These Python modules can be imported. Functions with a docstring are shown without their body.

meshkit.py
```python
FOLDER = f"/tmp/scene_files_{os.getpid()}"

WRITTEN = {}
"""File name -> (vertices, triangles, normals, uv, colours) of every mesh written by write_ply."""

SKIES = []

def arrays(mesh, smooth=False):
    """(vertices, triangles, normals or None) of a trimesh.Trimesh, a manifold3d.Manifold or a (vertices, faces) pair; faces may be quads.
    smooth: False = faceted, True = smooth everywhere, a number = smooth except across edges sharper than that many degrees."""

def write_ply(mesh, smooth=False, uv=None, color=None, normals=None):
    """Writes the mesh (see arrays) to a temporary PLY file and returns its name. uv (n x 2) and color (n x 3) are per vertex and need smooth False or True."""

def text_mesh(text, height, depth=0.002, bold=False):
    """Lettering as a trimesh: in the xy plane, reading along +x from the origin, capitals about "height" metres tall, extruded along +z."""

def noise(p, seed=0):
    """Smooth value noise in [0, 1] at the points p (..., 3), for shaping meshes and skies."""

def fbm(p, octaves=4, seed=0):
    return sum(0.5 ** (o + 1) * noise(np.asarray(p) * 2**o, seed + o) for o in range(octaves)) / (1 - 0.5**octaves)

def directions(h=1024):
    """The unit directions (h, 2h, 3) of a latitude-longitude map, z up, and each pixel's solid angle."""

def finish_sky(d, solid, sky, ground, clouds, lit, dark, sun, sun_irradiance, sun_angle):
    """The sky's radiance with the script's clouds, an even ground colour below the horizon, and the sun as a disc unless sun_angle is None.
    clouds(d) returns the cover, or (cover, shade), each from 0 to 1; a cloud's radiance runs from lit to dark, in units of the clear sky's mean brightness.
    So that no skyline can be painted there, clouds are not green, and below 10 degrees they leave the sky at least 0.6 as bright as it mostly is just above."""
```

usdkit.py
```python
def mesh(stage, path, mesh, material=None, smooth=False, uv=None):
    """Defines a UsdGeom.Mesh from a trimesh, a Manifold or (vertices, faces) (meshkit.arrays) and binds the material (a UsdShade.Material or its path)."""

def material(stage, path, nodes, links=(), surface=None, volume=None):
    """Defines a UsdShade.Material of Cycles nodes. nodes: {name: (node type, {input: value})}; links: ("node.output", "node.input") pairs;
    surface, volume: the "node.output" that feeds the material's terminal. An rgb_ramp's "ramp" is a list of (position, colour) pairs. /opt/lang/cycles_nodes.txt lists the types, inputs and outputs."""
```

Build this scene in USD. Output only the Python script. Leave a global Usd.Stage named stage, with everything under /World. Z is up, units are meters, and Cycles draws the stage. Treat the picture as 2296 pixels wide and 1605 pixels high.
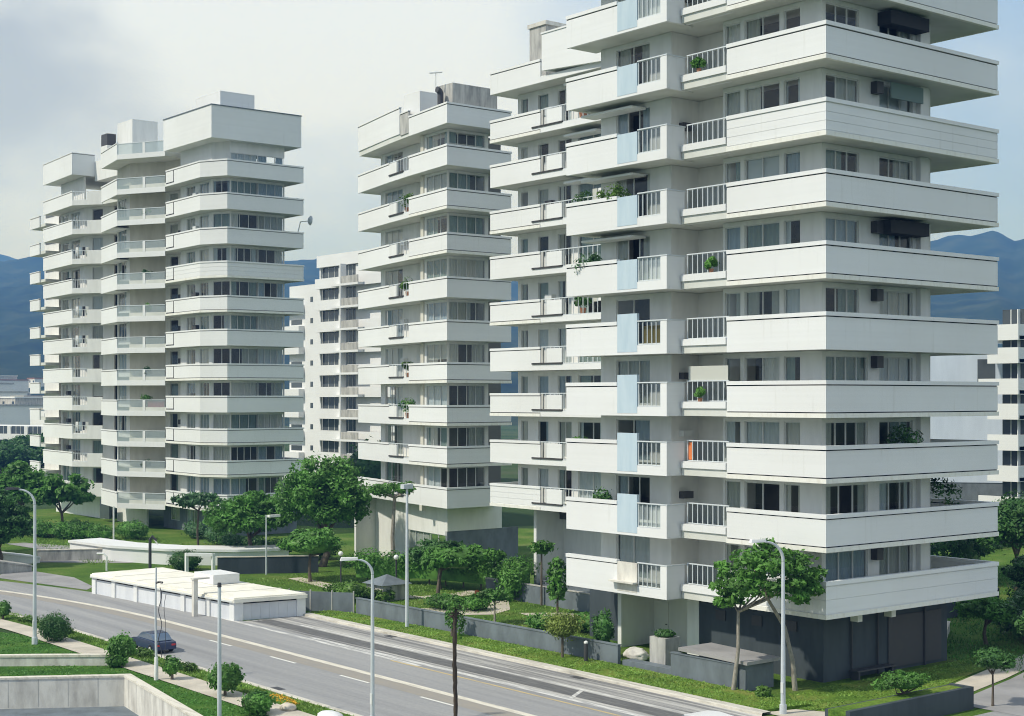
import math
import numpy as np
import trimesh
import shapely.geometry as sg
from shapely.ops import unary_union
import usdkit, meshkit
from pxr import Usd, UsdGeom, UsdLux, UsdShade, Gf, Sdf

# World axes: +Y runs along the main road (away from the camera), +X towards the towers, z up.
stage = Usd.Stage.CreateInMemory()
UsdGeom.SetStageUpAxis(stage, UsdGeom.Tokens.z)
UsdGeom.SetStageMetersPerUnit(stage, 1.0)
world = UsdGeom.Xform.Define(stage, '/World')
stage.SetDefaultPrim(world.GetPrim())
UsdGeom.Scope.Define(stage, '/World/Looks')

# ---------------------------------------------------------------- camera
HEADING = math.atan2(5370 - 1147.5, 3381)
cam = UsdGeom.Camera.Define(stage, '/World/camera')
cam.AddTranslateOp().Set(Gf.Vec3d(0, 0, 12.2))
cam.AddRotateXYZOp().Set(Gf.Vec3f(90, 0, -(90 - math.degrees(HEADING))))
cam.CreateHorizontalApertureAttr(36.0)
cam.CreateVerticalApertureAttr(36.0 * 716 / 1024)
cam.CreateFocalLengthAttr(36.0 * 3381 / 2295)
cam.CreateVerticalApertureOffsetAttr(87.5 / 2295 * 36)
cam.CreateClippingRangeAttr(Gf.Vec2f(0.1, 30000))
cam.CreateExposureAttr(0.0)

# ---------------------------------------------------------------- sun and sky
SUN_ELEV, SUN_AZ = math.radians(47), (-0.92, 0.22)
_n = math.hypot(*SUN_AZ)
SUN = np.array([SUN_AZ[0] / _n * math.cos(SUN_ELEV), SUN_AZ[1] / _n * math.cos(SUN_ELEV), math.sin(SUN_ELEV)])
SKY_STRENGTH, SUN_INTENSITY = 0.064, 0.90
CLOUD_LIT, CLOUD_DARK = (13.3, 14.7, 16.3), (6.2, 8.9, 13.6)
sky = UsdLux.DomeLight.Define(stage, '/World/sky')
sky_mat = usdkit.material(stage, '/World/Looks/sky_look', {
    'tc': ('texture_coordinate', {}),
    'st': ('sky_texture', {'sky_type': 'single_scattering', 'sun_disc': False, 'sun_elevation': SUN_ELEV, 'sun_rotation': math.atan2(SUN[0], SUN[1]), 'aerosol_density': 2.0}),
    'map': ('mapping', {'rotation': (0.0, 0.0, -0.22), 'location': (1.7, 1.1, 2.1), 'scale': (1.0, 1.0, 1.8)}),
    'n1': ('noise_texture', {'scale': 1.35, 'detail': 7, 'roughness': 0.52, 'distortion': 0.3}),
    'cov': ('map_range', {'from_min': 0.44, 'from_max': 0.58, 'to_min': 0.50, 'range_type': 'smoothstep', 'clamp': True}),
    'map2': ('mapping', {'location': (1.9, 6.6, 3.5), 'scale': (1.0, 1.0, 1.6)}),
    'n2': ('noise_texture', {'scale': 2.2, 'detail': 6, 'roughness': 0.5}),
    'shade': ('map_range', {'from_min': 0.36, 'from_max': 0.66, 'range_type': 'smoothstep', 'clamp': True}),
    'cc': ('mix_color', {'a': CLOUD_LIT, 'b': CLOUD_DARK, 'use_clamp': False}),
    'mx': ('mix_color', {'use_clamp': False}),
    'bg': ('background_shader', {'strength': SKY_STRENGTH}),
}, [('tc.generated', 'map.vector'), ('map.vector', 'n1.vector'), ('n1.fac', 'cov.value'), ('tc.generated', 'map2.vector'), ('map2.vector', 'n2.vector'),
    ('n2.fac', 'shade.value'), ('shade.result', 'cc.fac'), ('cov.result', 'mx.fac'), ('st.color', 'mx.a'), ('cc.result', 'mx.b'), ('mx.result', 'bg.color')], surface='bg.background')
UsdShade.MaterialBindingAPI.Apply(sky.GetPrim()).Bind(sky_mat)
sky.GetPrim().SetCustomDataByKey('kind', 'structure')
sun = UsdLux.DistantLight.Define(stage, '/World/sun')
sun.CreateNormalizeAttr(True)
sun.CreateIntensityAttr(SUN_INTENSITY)
sun.CreateAngleAttr(2.0)
sun.CreateColorAttr(Gf.Vec3f(1.0, 0.99, 0.97))
_rot = Gf.Rotation(Gf.Vec3d(0, 0, 1), Gf.Vec3d(*map(float, SUN)))
sun.AddTransformOp().Set(Gf.Matrix4d().SetRotate(_rot))

# ---------------------------------------------------------------- materials
LOOKS = {}


def mat(name, nodes, links=(), surface='p.BSDF', volume=None):
    LOOKS[name] = usdkit.material(stage, '/World/Looks/' + name, nodes, links, surface=surface, volume=volume)
    return LOOKS[name]


def plain(name, col, rough=0.6, metallic=0.0, spec=0.5):
    return mat(name, {'p': ('principled_bsdf', {'base_color': col, 'roughness': rough, 'metallic': metallic, 'specular_ior_level': spec})})


def weathered(name, a, b, scale=(1.2, 1.2, 0.25), nscale=1.6, lo=0.38, hi=0.68, rough=0.7, bump=0.25, bscale=30.0, spec=0.3):
    """Two tones of the same finish mixed by noise (drip streaks when z is compressed), with fine relief."""
    return mat(name, {
        'g': ('geometry', {}), 'm': ('mapping', {'scale': scale}),
        'n': ('noise_texture', {'scale': nscale, 'detail': 6, 'roughness': 0.6}),
        'r': ('map_range', {'from_min': lo, 'from_max': hi, 'clamp': True}),
        'c': ('mix_color', {'a': a, 'b': b}),
        'n2': ('noise_texture', {'scale': bscale, 'detail': 4}),
        'b': ('bump', {'strength': bump, 'distance': 0.02}),
        'p': ('principled_bsdf', {'roughness': rough, 'specular_ior_level': spec}),
    }, [('g.position', 'm.vector'), ('m.vector', 'n.vector'), ('n.fac', 'r.value'), ('r.result', 'c.fac'), ('c.result', 'p.base_color'),
        ('g.position', 'n2.vector'), ('n2.fac', 'b.height'), ('b.normal', 'p.normal')])


mat('white_render', {
    'g': ('geometry', {}), 'm': ('mapping', {'scale': (2.6, 2.6, 0.16)}), 'n': ('noise_texture', {'scale': 1.7, 'detail': 6, 'roughness': 0.62}),
    'r': ('map_range', {'from_min': 0.60, 'from_max': 0.92, 'clamp': True}), 'c': ('mix_color', {'b': (0.58, 0.58, 0.55)}),
    'n3': ('noise_texture', {'scale': 0.16, 'detail': 3}), 'r3': ('map_range', {'from_min': 0.35, 'from_max': 0.68, 'clamp': True}), 'c3': ('mix_color', {'a': (0.75, 0.76, 0.76), 'b': (0.70, 0.705, 0.70)}),
    'm4': ('mapping', {'scale': (0.02, 0.02, 3.3)}), 'n4': ('noise_texture', {'scale': 2.0, 'detail': 2}), 'r4': ('map_range', {'from_min': 0.3, 'from_max': 0.7, 'to_min': 0.975, 'to_max': 1.01}), 'c4': ('mix_color', {'blend_type': 'multiply', 'fac': 1.0}),
    'n2': ('noise_texture', {'scale': 26, 'detail': 4}), 'b': ('bump', {'strength': 0.22, 'distance': 0.02}), 'p': ('principled_bsdf', {'roughness': 0.72, 'specular_ior_level': 0.3})},
    [('g.position', 'm.vector'), ('m.vector', 'n.vector'), ('n.fac', 'r.value'), ('g.position', 'n3.vector'), ('n3.fac', 'r3.value'), ('r3.result', 'c3.fac'), ('c3.result', 'c4.a'), ('g.position', 'm4.vector'), ('m4.vector', 'n4.vector'), ('n4.fac', 'r4.value'), ('r4.result', 'c4.b'),
     ('c4.result', 'c.a'), ('r.result', 'c.fac'), ('c.result', 'p.base_color'), ('g.position', 'n2.vector'), ('n2.fac', 'b.height'), ('b.normal', 'p.normal')])
weathered('wall_render', (0.74, 0.745, 0.73), (0.63, 0.635, 0.62), lo=0.4, hi=0.8)
weathered('soffit_paint', (0.64, 0.65, 0.61), (0.55, 0.56, 0.52), scale=(1, 1, 1), nscale=0.7)
weathered('old_concrete', (0.50, 0.49, 0.46), (0.26, 0.26, 0.25), nscale=2.2)
weathered('pale_concrete', (0.70, 0.68, 0.62), (0.46, 0.44, 0.40), nscale=1.8, scale=(1, 1, 0.4))
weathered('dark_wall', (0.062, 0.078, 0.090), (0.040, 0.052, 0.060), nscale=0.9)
weathered('lip_paint', (0.76, 0.755, 0.70), (0.60, 0.58, 0.50), scale=(1.5, 1.5, 0.5), nscale=2.5, lo=0.5, hi=0.85)
weathered('grey_wall', (0.17, 0.20, 0.225), (0.115, 0.135, 0.15), nscale=1.2, scale=(1, 1, 0.5))
weathered('blue_panel', (0.50, 0.60, 0.67), (0.43, 0.54, 0.62), nscale=2.0)
weathered('pale_blue_wall', (0.62, 0.69, 0.80), (0.54, 0.61, 0.72), nscale=0.6)
weathered('tan_render', (0.62, 0.60, 0.52), (0.53, 0.51, 0.44), nscale=1.4)
weathered('garage_roof', (0.86, 0.83, 0.73), (0.66, 0.62, 0.53), scale=(0.6, 0.35, 1), nscale=1.2, lo=0.45, hi=0.8)
weathered('path_concrete', (0.60, 0.54, 0.45), (0.44, 0.40, 0.33), scale=(1, 1, 1), nscale=0.8)
weathered('drive_concrete', (0.34, 0.33, 0.33), (0.24, 0.235, 0.235), scale=(1, 1, 1), nscale=0.5)
weathered('trunk_bark', (0.16, 0.13, 0.10), (0.08, 0.065, 0.05), scale=(4, 4, 0.6), nscale=3, bump=0.8, bscale=18)
weathered('pale_bark', (0.36, 0.33, 0.28), (0.18, 0.16, 0.13), scale=(4, 4, 1.2), nscale=3, bump=0.6, bscale=18)
weathered('rotten_timber', (0.075, 0.055, 0.04), (0.022, 0.018, 0.015), scale=(5, 5, 0.9), nscale=3, bump=1.0, bscale=12)
weathered('pole_paint', (0.60, 0.64, 0.67), (0.46, 0.50, 0.53), scale=(3, 3, 0.5), nscale=2, rough=0.45)
weathered('shutter_panel', (0.68, 0.70, 0.73), (0.58, 0.60, 0.64), nscale=1.0)
plain('groove_dark', (0.05, 0.05, 0.05), 0.9)
plain('frame_metal', (0.62, 0.64, 0.63), 0.4)
plain('rail_metal', (0.60, 0.64, 0.66), 0.4)
mat('smoked_glass', {'t': ('transparent_bsdf', {'color': (0.48, 0.52, 0.53)}), 'g': ('glossy_bsdf', {'color': (0.9, 0.9, 0.9), 'roughness': 0.05}), 'lw': ('layer_weight', {'blend': 0.5}), 'pw': ('math', {'math_type': 'power', 'value2': 4.0}), 'f': ('math', {'math_type': 'multiply_add', 'value2': 0.75, 'value3': 0.045}), 'm': ('mix_closure', {})},
    [('lw.facing', 'pw.value1'), ('pw.value', 'f.value1'), ('f.value', 'm.fac'), ('t.BSDF', 'm.closure1'), ('g.BSDF', 'm.closure2')], surface='m.closure')
plain('dark_metal', (0.05, 0.05, 0.055), 0.5)
plain('lamp_white', (0.8, 0.8, 0.78), 0.35)
plain('dark_cloth', (0.02, 0.022, 0.025), 0.9)
plain('red_cloth', (0.55, 0.05, 0.05), 0.9)
plain('orange_paint', (0.70, 0.20, 0.06), 0.6)
plain('ochre_cloth', (0.42, 0.30, 0.08), 0.9)
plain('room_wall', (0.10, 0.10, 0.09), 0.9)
plain('car_blue', (0.03, 0.045, 0.10), 0.25)
plain('car_white', (0.8, 0.8, 0.8), 0.25)
plain('tyre_rubber', (0.02, 0.02, 0.02), 0.9)
plain('car_glass', (0.10, 0.14, 0.20), 0.05)
plain('dark_glass', (0.075, 0.09, 0.10), 0.08)
plain('yellow_petal', (0.75, 0.42, 0.03), 0.8)
plain('line_white', (0.72, 0.71, 0.66), 0.7)
plain('terracotta', (0.35, 0.16, 0.09), 0.8)
for _k, _c in enumerate([(0.60, 0.66, 0.67), (0.38, 0.47, 0.53), (0.66, 0.67, 0.62), (0.28, 0.36, 0.34), (0.46, 0.49, 0.45)]):
    mat('curtain_%d' % _k, {'d': ('diffuse_bsdf', {'color': _c}), 't': ('translucent_bsdf', {'color': _c}), 'm': ('mix_closure', {'fac': 0.25})},
        [('d.BSDF', 'm.closure1'), ('t.BSDF', 'm.closure2')], surface='m.closure')
mat('window_glass', {'t': ('transparent_bsdf', {'color': (0.95, 0.97, 0.97)}), 'g': ('glossy_bsdf', {'color': (0.9, 0.9, 0.9), 'roughness': 0.03}), 'lw': ('layer_weight', {'blend': 0.5}), 'pw': ('math', {'math_type': 'power', 'value2': 4.0}), 'f': ('math', {'math_type': 'multiply_add', 'value2': 0.75, 'value3': 0.045}), 'm': ('mix_closure', {})},
    [('lw.facing', 'pw.value1'), ('pw.value', 'f.value1'), ('f.value', 'm.fac'), ('t.BSDF', 'm.closure1'), ('g.BSDF', 'm.closure2')], surface='m.closure')
mat('balcony_glass', {'t': ('transparent_bsdf', {'color': (0.70, 0.76, 0.76)}), 'd': ('diffuse_bsdf', {'color': (0.45, 0.52, 0.54)}), 'g': ('glossy_bsdf', {'color': (0.9, 0.9, 0.9), 'roughness': 0.08}), 'lw': ('layer_weight', {'blend': 0.5}), 'pw': ('math', {'math_type': 'power', 'value2': 4.0}), 'f': ('math', {'math_type': 'multiply_add', 'value2': 0.75, 'value3': 0.045}),
    'm0': ('mix_closure', {'fac': 0.45}), 'm': ('mix_closure', {})},
    [('t.BSDF', 'm0.closure1'), ('d.BSDF', 'm0.closure2'), ('lw.facing', 'pw.value1'), ('pw.value', 'f.value1'), ('f.value', 'm.fac'), ('m0.closure', 'm.closure1'), ('g.BSDF', 'm.closure2')], surface='m.closure')


def leafy(name, a, b, c):
    return mat(name, {'g': ('geometry', {}), 'r': ('rgb_ramp', {'ramp': [(0.0, a), (0.55, b), (1.0, c)]}),
        'n': ('noise_texture', {'scale': 0.9, 'detail': 3}), 'mr': ('map_range', {'from_min': 0.3, 'from_max': 0.7, 'to_min': 0.52, 'to_max': 1.42}),
        'mul': ('mix_color', {'blend_type': 'multiply', 'fac': 1.0, 'use_clamp': False}),
        'p': ('principled_bsdf', {'roughness': 0.5, 'specular_ior_level': 0.35}), 't': ('translucent_bsdf', {}), 'm': ('mix_closure', {'fac': 0.22})},
        [('g.random_per_island', 'r.fac'), ('r.color', 'mul.a'), ('g.position', 'n.vector'), ('n.fac', 'mr.value'), ('mr.result', 'mul.b'), ('mul.result', 'p.base_color'), ('mul.result', 't.color'), ('p.BSDF', 'm.closure1'), ('t.BSDF', 'm.closure2')], surface='m.closure')


leafy('leaf_mid', (0.10, 0.245, 0.04), (0.16, 0.35, 0.06), (0.25, 0.46, 0.09))
leafy('leaf_dark', (0.055, 0.145, 0.03), (0.09, 0.215, 0.04), (0.145, 0.30, 0.06))
leafy('leaf_light', (0.08, 0.20, 0.03), (0.14, 0.28, 0.04), (0.22, 0.38, 0.07))
leafy('leaf_red', (0.18, 0.24, 0.05), (0.50, 0.38, 0.09), (0.72, 0.30, 0.11))
leafy('leaf_grey', (0.07, 0.16, 0.06), (0.12, 0.22, 0.09), (0.28, 0.36, 0.22))
leafy('blade_light', (0.20, 0.34, 0.06), (0.27, 0.42, 0.08), (0.40, 0.46, 0.14))
leafy('blade_deep', (0.09, 0.24, 0.04), (0.13, 0.30, 0.05), (0.22, 0.36, 0.09))
leafy('leaf_yellow', (0.10, 0.20, 0.03), (0.24, 0.32, 0.05), (0.50, 0.44, 0.08))


def grassy(name, a, b, c, scale=0.35):
    return mat(name, {'g': ('geometry', {}), 'n': ('noise_texture', {'scale': scale, 'detail': 5, 'roughness': 0.6}), 'r': ('rgb_ramp', {'ramp': [(0.3, a), (0.5, b), (0.72, c)]}),
        'n2': ('noise_texture', {'scale': 9.0, 'detail': 5, 'roughness': 0.7}), 'mr': ('map_range', {'from_min': 0.3, 'from_max': 0.7, 'to_min': 0.55, 'to_max': 1.35}),
        'mul': ('mix_color', {'blend_type': 'multiply', 'fac': 1.0, 'use_clamp': False}), 'b': ('bump', {'strength': 0.9, 'distance': 0.12}),
        'p': ('principled_bsdf', {'roughness': 0.9, 'specular_ior_level': 0.1})},
        [('g.position', 'n.vector'), ('n.fac', 'r.fac'), ('r.color', 'mul.a'), ('g.position', 'n2.vector'), ('n2.fac', 'mr.value'), ('mr.result', 'mul.b'), ('mul.result', 'p.base_color'), ('n2.fac', 'b.height'), ('b.normal', 'p.normal')])


grassy('grass_bright', (0.085, 0.175, 0.025), (0.15, 0.25, 0.035), (0.27, 0.29, 0.075), 0.6)
grassy('grass_deep', (0.04, 0.12, 0.018), (0.07, 0.17, 0.025), (0.14, 0.23, 0.045), 0.5)
grassy('grass_garden', (0.055, 0.125, 0.02), (0.10, 0.185, 0.03), (0.20, 0.24, 0.07), 0.22)
grassy('far_forest', (0.008, 0.018, 0.010), (0.020, 0.038, 0.018), (0.050, 0.066, 0.034), 0.022)
# asphalt: grain, long tyre tracks along the road (object x is across the road)
mat('asphalt', {'g': ('geometry', {}), 'm': ('mapping', {'scale': (1.0, 0.03, 1)}), 'n': ('noise_texture', {'scale': 1.3, 'detail': 5, 'roughness': 0.6}),
    'r': ('rgb_ramp', {'ramp': [(0.3, (0.25, 0.25, 0.255)), (0.55, (0.31, 0.31, 0.31)), (0.75, (0.36, 0.355, 0.35))]}),
    'n2': ('noise_texture', {'scale': 6.0, 'detail': 6, 'roughness': 0.7}), 'mr': ('map_range', {'from_min': 0.25, 'from_max': 0.75, 'to_min': 0.86, 'to_max': 1.12}),
    'mul': ('mix_color', {'blend_type': 'multiply', 'fac': 1.0, 'use_clamp': False}), 'b': ('bump', {'strength': 0.3, 'distance': 0.02}), 'p': ('principled_bsdf', {'roughness': 0.85, 'specular_ior_level': 0.25})},
    [('g.position', 'm.vector'), ('m.vector', 'n.vector'), ('n.fac', 'r.fac'), ('r.color', 'mul.a'), ('g.position', 'n2.vector'), ('n2.fac', 'mr.value'), ('mr.result', 'mul.b'), ('mul.result', 'p.base_color'), ('n2.fac', 'b.height'), ('b.normal', 'p.normal')])
# the lay-by: worn pale concrete dust with dark tracks along it
mat('layby_surface', {'g': ('geometry', {}), 'm': ('mapping', {'scale': (1.7, 0.035, 1)}), 'n': ('noise_texture', {'scale': 2.0, 'detail': 6, 'roughness': 0.62, 'distortion': 0.6}),
    'r': ('rgb_ramp', {'ramp': [(0.36, (0.15, 0.15, 0.15)), (0.47, (0.26, 0.255, 0.25)), (0.56, (0.42, 0.41, 0.39)), (0.68, (0.60, 0.58, 0.54))]}),
    'n2': ('noise_texture', {'scale': 5.0, 'detail': 6, 'roughness': 0.7}), 'mr': ('map_range', {'from_min': 0.25, 'from_max': 0.75, 'to_min': 0.82, 'to_max': 1.15}),
    'mul': ('mix_color', {'blend_type': 'multiply', 'fac': 1.0, 'use_clamp': False}), 'p': ('principled_bsdf', {'roughness': 0.85, 'specular_ior_level': 0.2})},
    [('g.position', 'm.vector'), ('m.vector', 'n.vector'), ('n.fac', 'r.fac'), ('r.color', 'mul.a'), ('g.position', 'n2.vector'), ('n2.fac', 'mr.value'), ('mr.result', 'mul.b'), ('mul.result', 'p.base_color')])


def worn(name, a, b, lo, hi):
    mat(name, {'g': ('geometry', {}), 'm': ('mapping', {'scale': (2.0, 0.25, 1)}), 'n': ('noise_texture', {'scale': 3.0, 'detail': 6, 'roughness': 0.65}), 'r': ('map_range', {'from_min': lo, 'from_max': hi, 'clamp': True}),
        'c': ('mix_color', {'a': a, 'b': b}), 'p': ('principled_bsdf', {'roughness': 0.8, 'specular_ior_level': 0.2})},
        [('g.position', 'm.vector'), ('m.vector', 'n.vector'), ('n.fac', 'r.value'), ('r.result', 'c.fac'), ('c.result', 'p.base_color')])


worn('kerb_line', (0.68, 0.64, 0.55), (0.40, 0.37, 0.31), 0.48, 0.75)
worn('brown_strip', (0.33, 0.30, 0.255), (0.29, 0.275, 0.255), 0.35, 0.65)
worn('faded_line', (0.66, 0.65, 0.62), (0.36, 0.355, 0.35), 0.42, 0.62)
worn('tar_track', (0.125, 0.125, 0.125), (0.20, 0.198, 0.195), 0.45, 0.7)
worn('ochre_line', (0.55, 0.43, 0.22), (0.34, 0.30, 0.24), 0.45, 0.7)
worn('kerb_stone', (0.60, 0.57, 0.50), (0.30, 0.28, 0.24), 0.46, 0.72)

# ---------------------------------------------------------------- helpers
USED = {}


def child(parent, name):
    base = parent + '/' + name
    k = USED.get(base, -1) + 1
    USED[base] = k
    return base if k == 0 else '%s_%03d' % (base, k)


def keys(prim, label=None, cat=None, group=None, kind=None):
    for k, v in (('label', label), ('category', cat), ('group', group), ('kind', kind)):
        if v:
            prim.SetCustomDataByKey(k, v)
    return prim


GROUPS = {'apartment_tower': 'white balcony towers', 'street_lamp': 'street lamps along the road', 'street_pole': 'straight grey poles', 'garden_lamp': 'lamps in the gardens',
          'shade_tree': 'trees before the left tower', 'round_tree': 'clipped garden trees', 'umbrella_tree': 'small umbrella-shaped trees', 'garden_tree': 'garden trees', 'edge_tree': 'trees at the left edge', 'far_tree': 'dark far trees at the left edge',
          'round_bush': 'round bushes on the lawn edge', 'small_shrub': 'small shrubs by the footpath', 'flower_tuft': 'weeds along the near kerb', 'garden_bush': 'garden bushes', 'hedge': 'hedges and shrub rows', 'potted_plant': 'potted plants on the balconies',
          'laundry': 'washing on the balconies', 'boundary_wall': 'grey boundary walls', 'flat_stone': 'flat stones at the bottom edge', 'slab_block': 'white slab blocks in the background', 'parked_car': 'cars on the road', 'ramp_wall': 'ramp walls before the left tower', 'roadside_block': 'concrete blocks at the left edge'}


class Thing:
    def __init__(self, name, label=None, cat=None, at=(0, 0, 0), group=None, kind=None):
        self.path, self.at = child('/World', name), np.array(at, float)
        x = UsdGeom.Xform.Define(stage, self.path)
        x.AddTranslateOp().Set(Gf.Vec3d(*map(float, self.at)))
        self.prim = keys(x.GetPrim(), label, cat, group or GROUPS.get(name), kind)


def copy_of(src, name, label, cat, at, rotz=0, scale=None, group=None):
    p = child('/World', name)
    x = UsdGeom.Xform.Define(stage, p)
    x.GetPrim().GetReferences().AddInternalReference(src.path)
    x.ClearXformOpOrder()
    x.AddTranslateOp().Set(Gf.Vec3d(*map(float, at)))
    x.AddRotateZOp().Set(float(rotz))
    if scale is not None:
        x.AddScaleOp().Set(Gf.Vec3f(*map(float, scale)))
    x.GetPrim().SetInstanceable(True)
    keys(x.GetPrim(), label, cat, group)
    return p


class MB:
    """Collects pieces, then becomes one mesh (given in world metres, stored relative to its thing)."""
    def __init__(self):
        self.v, self.f, self.n = [], [], 0

    def add(self, v, f):
        v, f = np.asarray(v, float), np.asarray(f, int)
        if f.shape[1] == 4:
            f = np.vstack([f[:, [0, 1, 2]], f[:, [0, 2, 3]]])
        self.v.append(v)
        self.f.append(f + self.n)
        self.n += len(v)
        return self

    def tm(self, m):
        return self.add(m.vertices, m.faces)

    def hexa(self, c):
        """eight corners: bottom 4 ccw then top 4"""
        return self.add(c, [[3, 2, 1, 0], [4, 5, 6, 7], [0, 1, 5, 4], [1, 2, 6, 5], [2, 3, 7, 6], [3, 0, 4, 7]])

    def box(self, x0, x1, y0, y1, z0, z1):
        return self.hexa([(x0, y0, z0), (x1, y0, z0), (x1, y1, z0), (x0, y1, z0), (x0, y0, z1), (x1, y0, z1), (x1, y1, z1), (x0, y1, z1)])

    def prism(self, poly, z0, z1):
        for g in getattr(poly, 'geoms', [poly]):
            if g.is_empty or g.area < 1e-6:
                continue
            m = trimesh.creation.extrude_polygon(g, z1 - z0, engine='earcut')
            m.apply_translation((0, 0, z0))
            self.tm(m)
        return self

    def run(self, P, t0, t1, n0, n1, z0, z1):
        """box along the line P (an (origin, direction, inward normal)): t along, n inward"""
        o, d, n = P
        c = [o + d * t + n * m for t, m in ((t0, n0), (t1, n0), (t1, n1), (t0, n1))]
        return self.hexa([(*p, z0) for p in c] + [(*p, z1) for p in c])

    def pane(self, P, t0, t1, n, z0, z1):
        o, d, nn = P
        a, b = o + d * t0 + nn * n, o + d * t1 + nn * n
        return self.add([(*a, z0), (*b, z0), (*b, z1), (*a, z1)], [[0, 1, 2, 3]])

    def tube(self, pts, radii, sides=8, caps=True):
        p = np.asarray(pts, float)
        t = np.gradient(p, axis=0)
        t /= np.linalg.norm(t, axis=1, keepdims=True) + 1e-12
        ref = np.where(np.abs(t[:, 2:]) < 0.9, [0, 0, 1.0], [1.0, 0, 0])
        a = np.cross(t, ref)
        a /= np.linalg.norm(a, axis=1, keepdims=True) + 1e-12
        for i in range(1, len(a)):
            if a[i] @ a[i - 1] < 0.3:
                a[i] = a[i - 1] - t[i] * (a[i - 1] @ t[i])
                a[i] /= np.linalg.norm(a[i]) + 1e-12
        b, ang = np.cross(t, a), np.arange(sides) * 2 * np.pi / sides
        r = np.broadcast_to(radii, (len(p),))[:, None, None]
        v = (p[:, None] + r * (np.cos(ang)[None, :, None] * a[:, None] + np.sin(ang)[None, :, None] * b[:, None])).reshape(-1, 3)
        i, j = np.meshgrid(np.arange(len(p) - 1), np.arange(sides), indexing='ij')
        q = np.stack([i * sides + j, i * sides + (j + 1) % sides, (i + 1) * sides + (j + 1) % sides, (i + 1) * sides + j], -1).reshape(-1, 4)
        f = np.vstack([q[:, [0, 1, 2]], q[:, [0, 2, 3]]])
        if caps:
            n = len(v)
            v = np.vstack([v, p[:1], p[-1:]])
            e = (len(p) - 1) * sides
            k = np.arange(sides)
            f = np.vstack([f, np.stack([np.full(sides, n), (k + 1) % sides, k], 1), np.stack([np.full(sides, n + 1), e + k, e + (k + 1) % sides], 1)])
        return self.add(v, f)

    def build(self, name, m, parent=None, smooth=False, label=None, cat=None, group=None, kind=None, path=None):
        if not self.v:
            return None
        v, f = np.vstack(self.v), np.vstack(self.f)
        if parent is not None:
            v = v - parent.at
        pp = path if path else (parent.path if parent is not None else '/World')
        p = child(pp, name)
        if not smooth and not m.startswith(('leaf', 'blade')):
            v, f = v[f].reshape(-1, 3), np.arange(f.size).reshape(-1, 3)     # own corners for every face: crisp edges
        usdkit.mesh(stage, p, (v, f), LOOKS[m], smooth=smooth)
        keys(stage.GetPrimAtPath(p), label, cat, group, kind)
        return p


def line(p, q):
    p, q = np.array(p, float), np.array(q, float)
    d = (q - p) / np.linalg.norm(q - p)
    return (p, d, np.array([-d[1], d[0]])), float(np.linalg.norm(q - p))


def side(path, a, b):
    """strip between the offsets a and b (inward positive) of a polyline"""
    L = sg.LineString(path)
    def half(d):
        return L.buffer(d, single_sided=True, join_style=2, mitre_limit=4) if abs(d) > 1e-9 else sg.Polygon()
    if a >= 0:
        return half(b).difference(half(a)) if a > 1e-9 else half(b)
    return unary_union([half(a), half(b)]).buffer(1e-6)


def interp_path(path, t0, t1):
    L = sg.LineString(path)
    from shapely.ops import substring
    return list(substring(L, t0, t1).coords)


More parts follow.
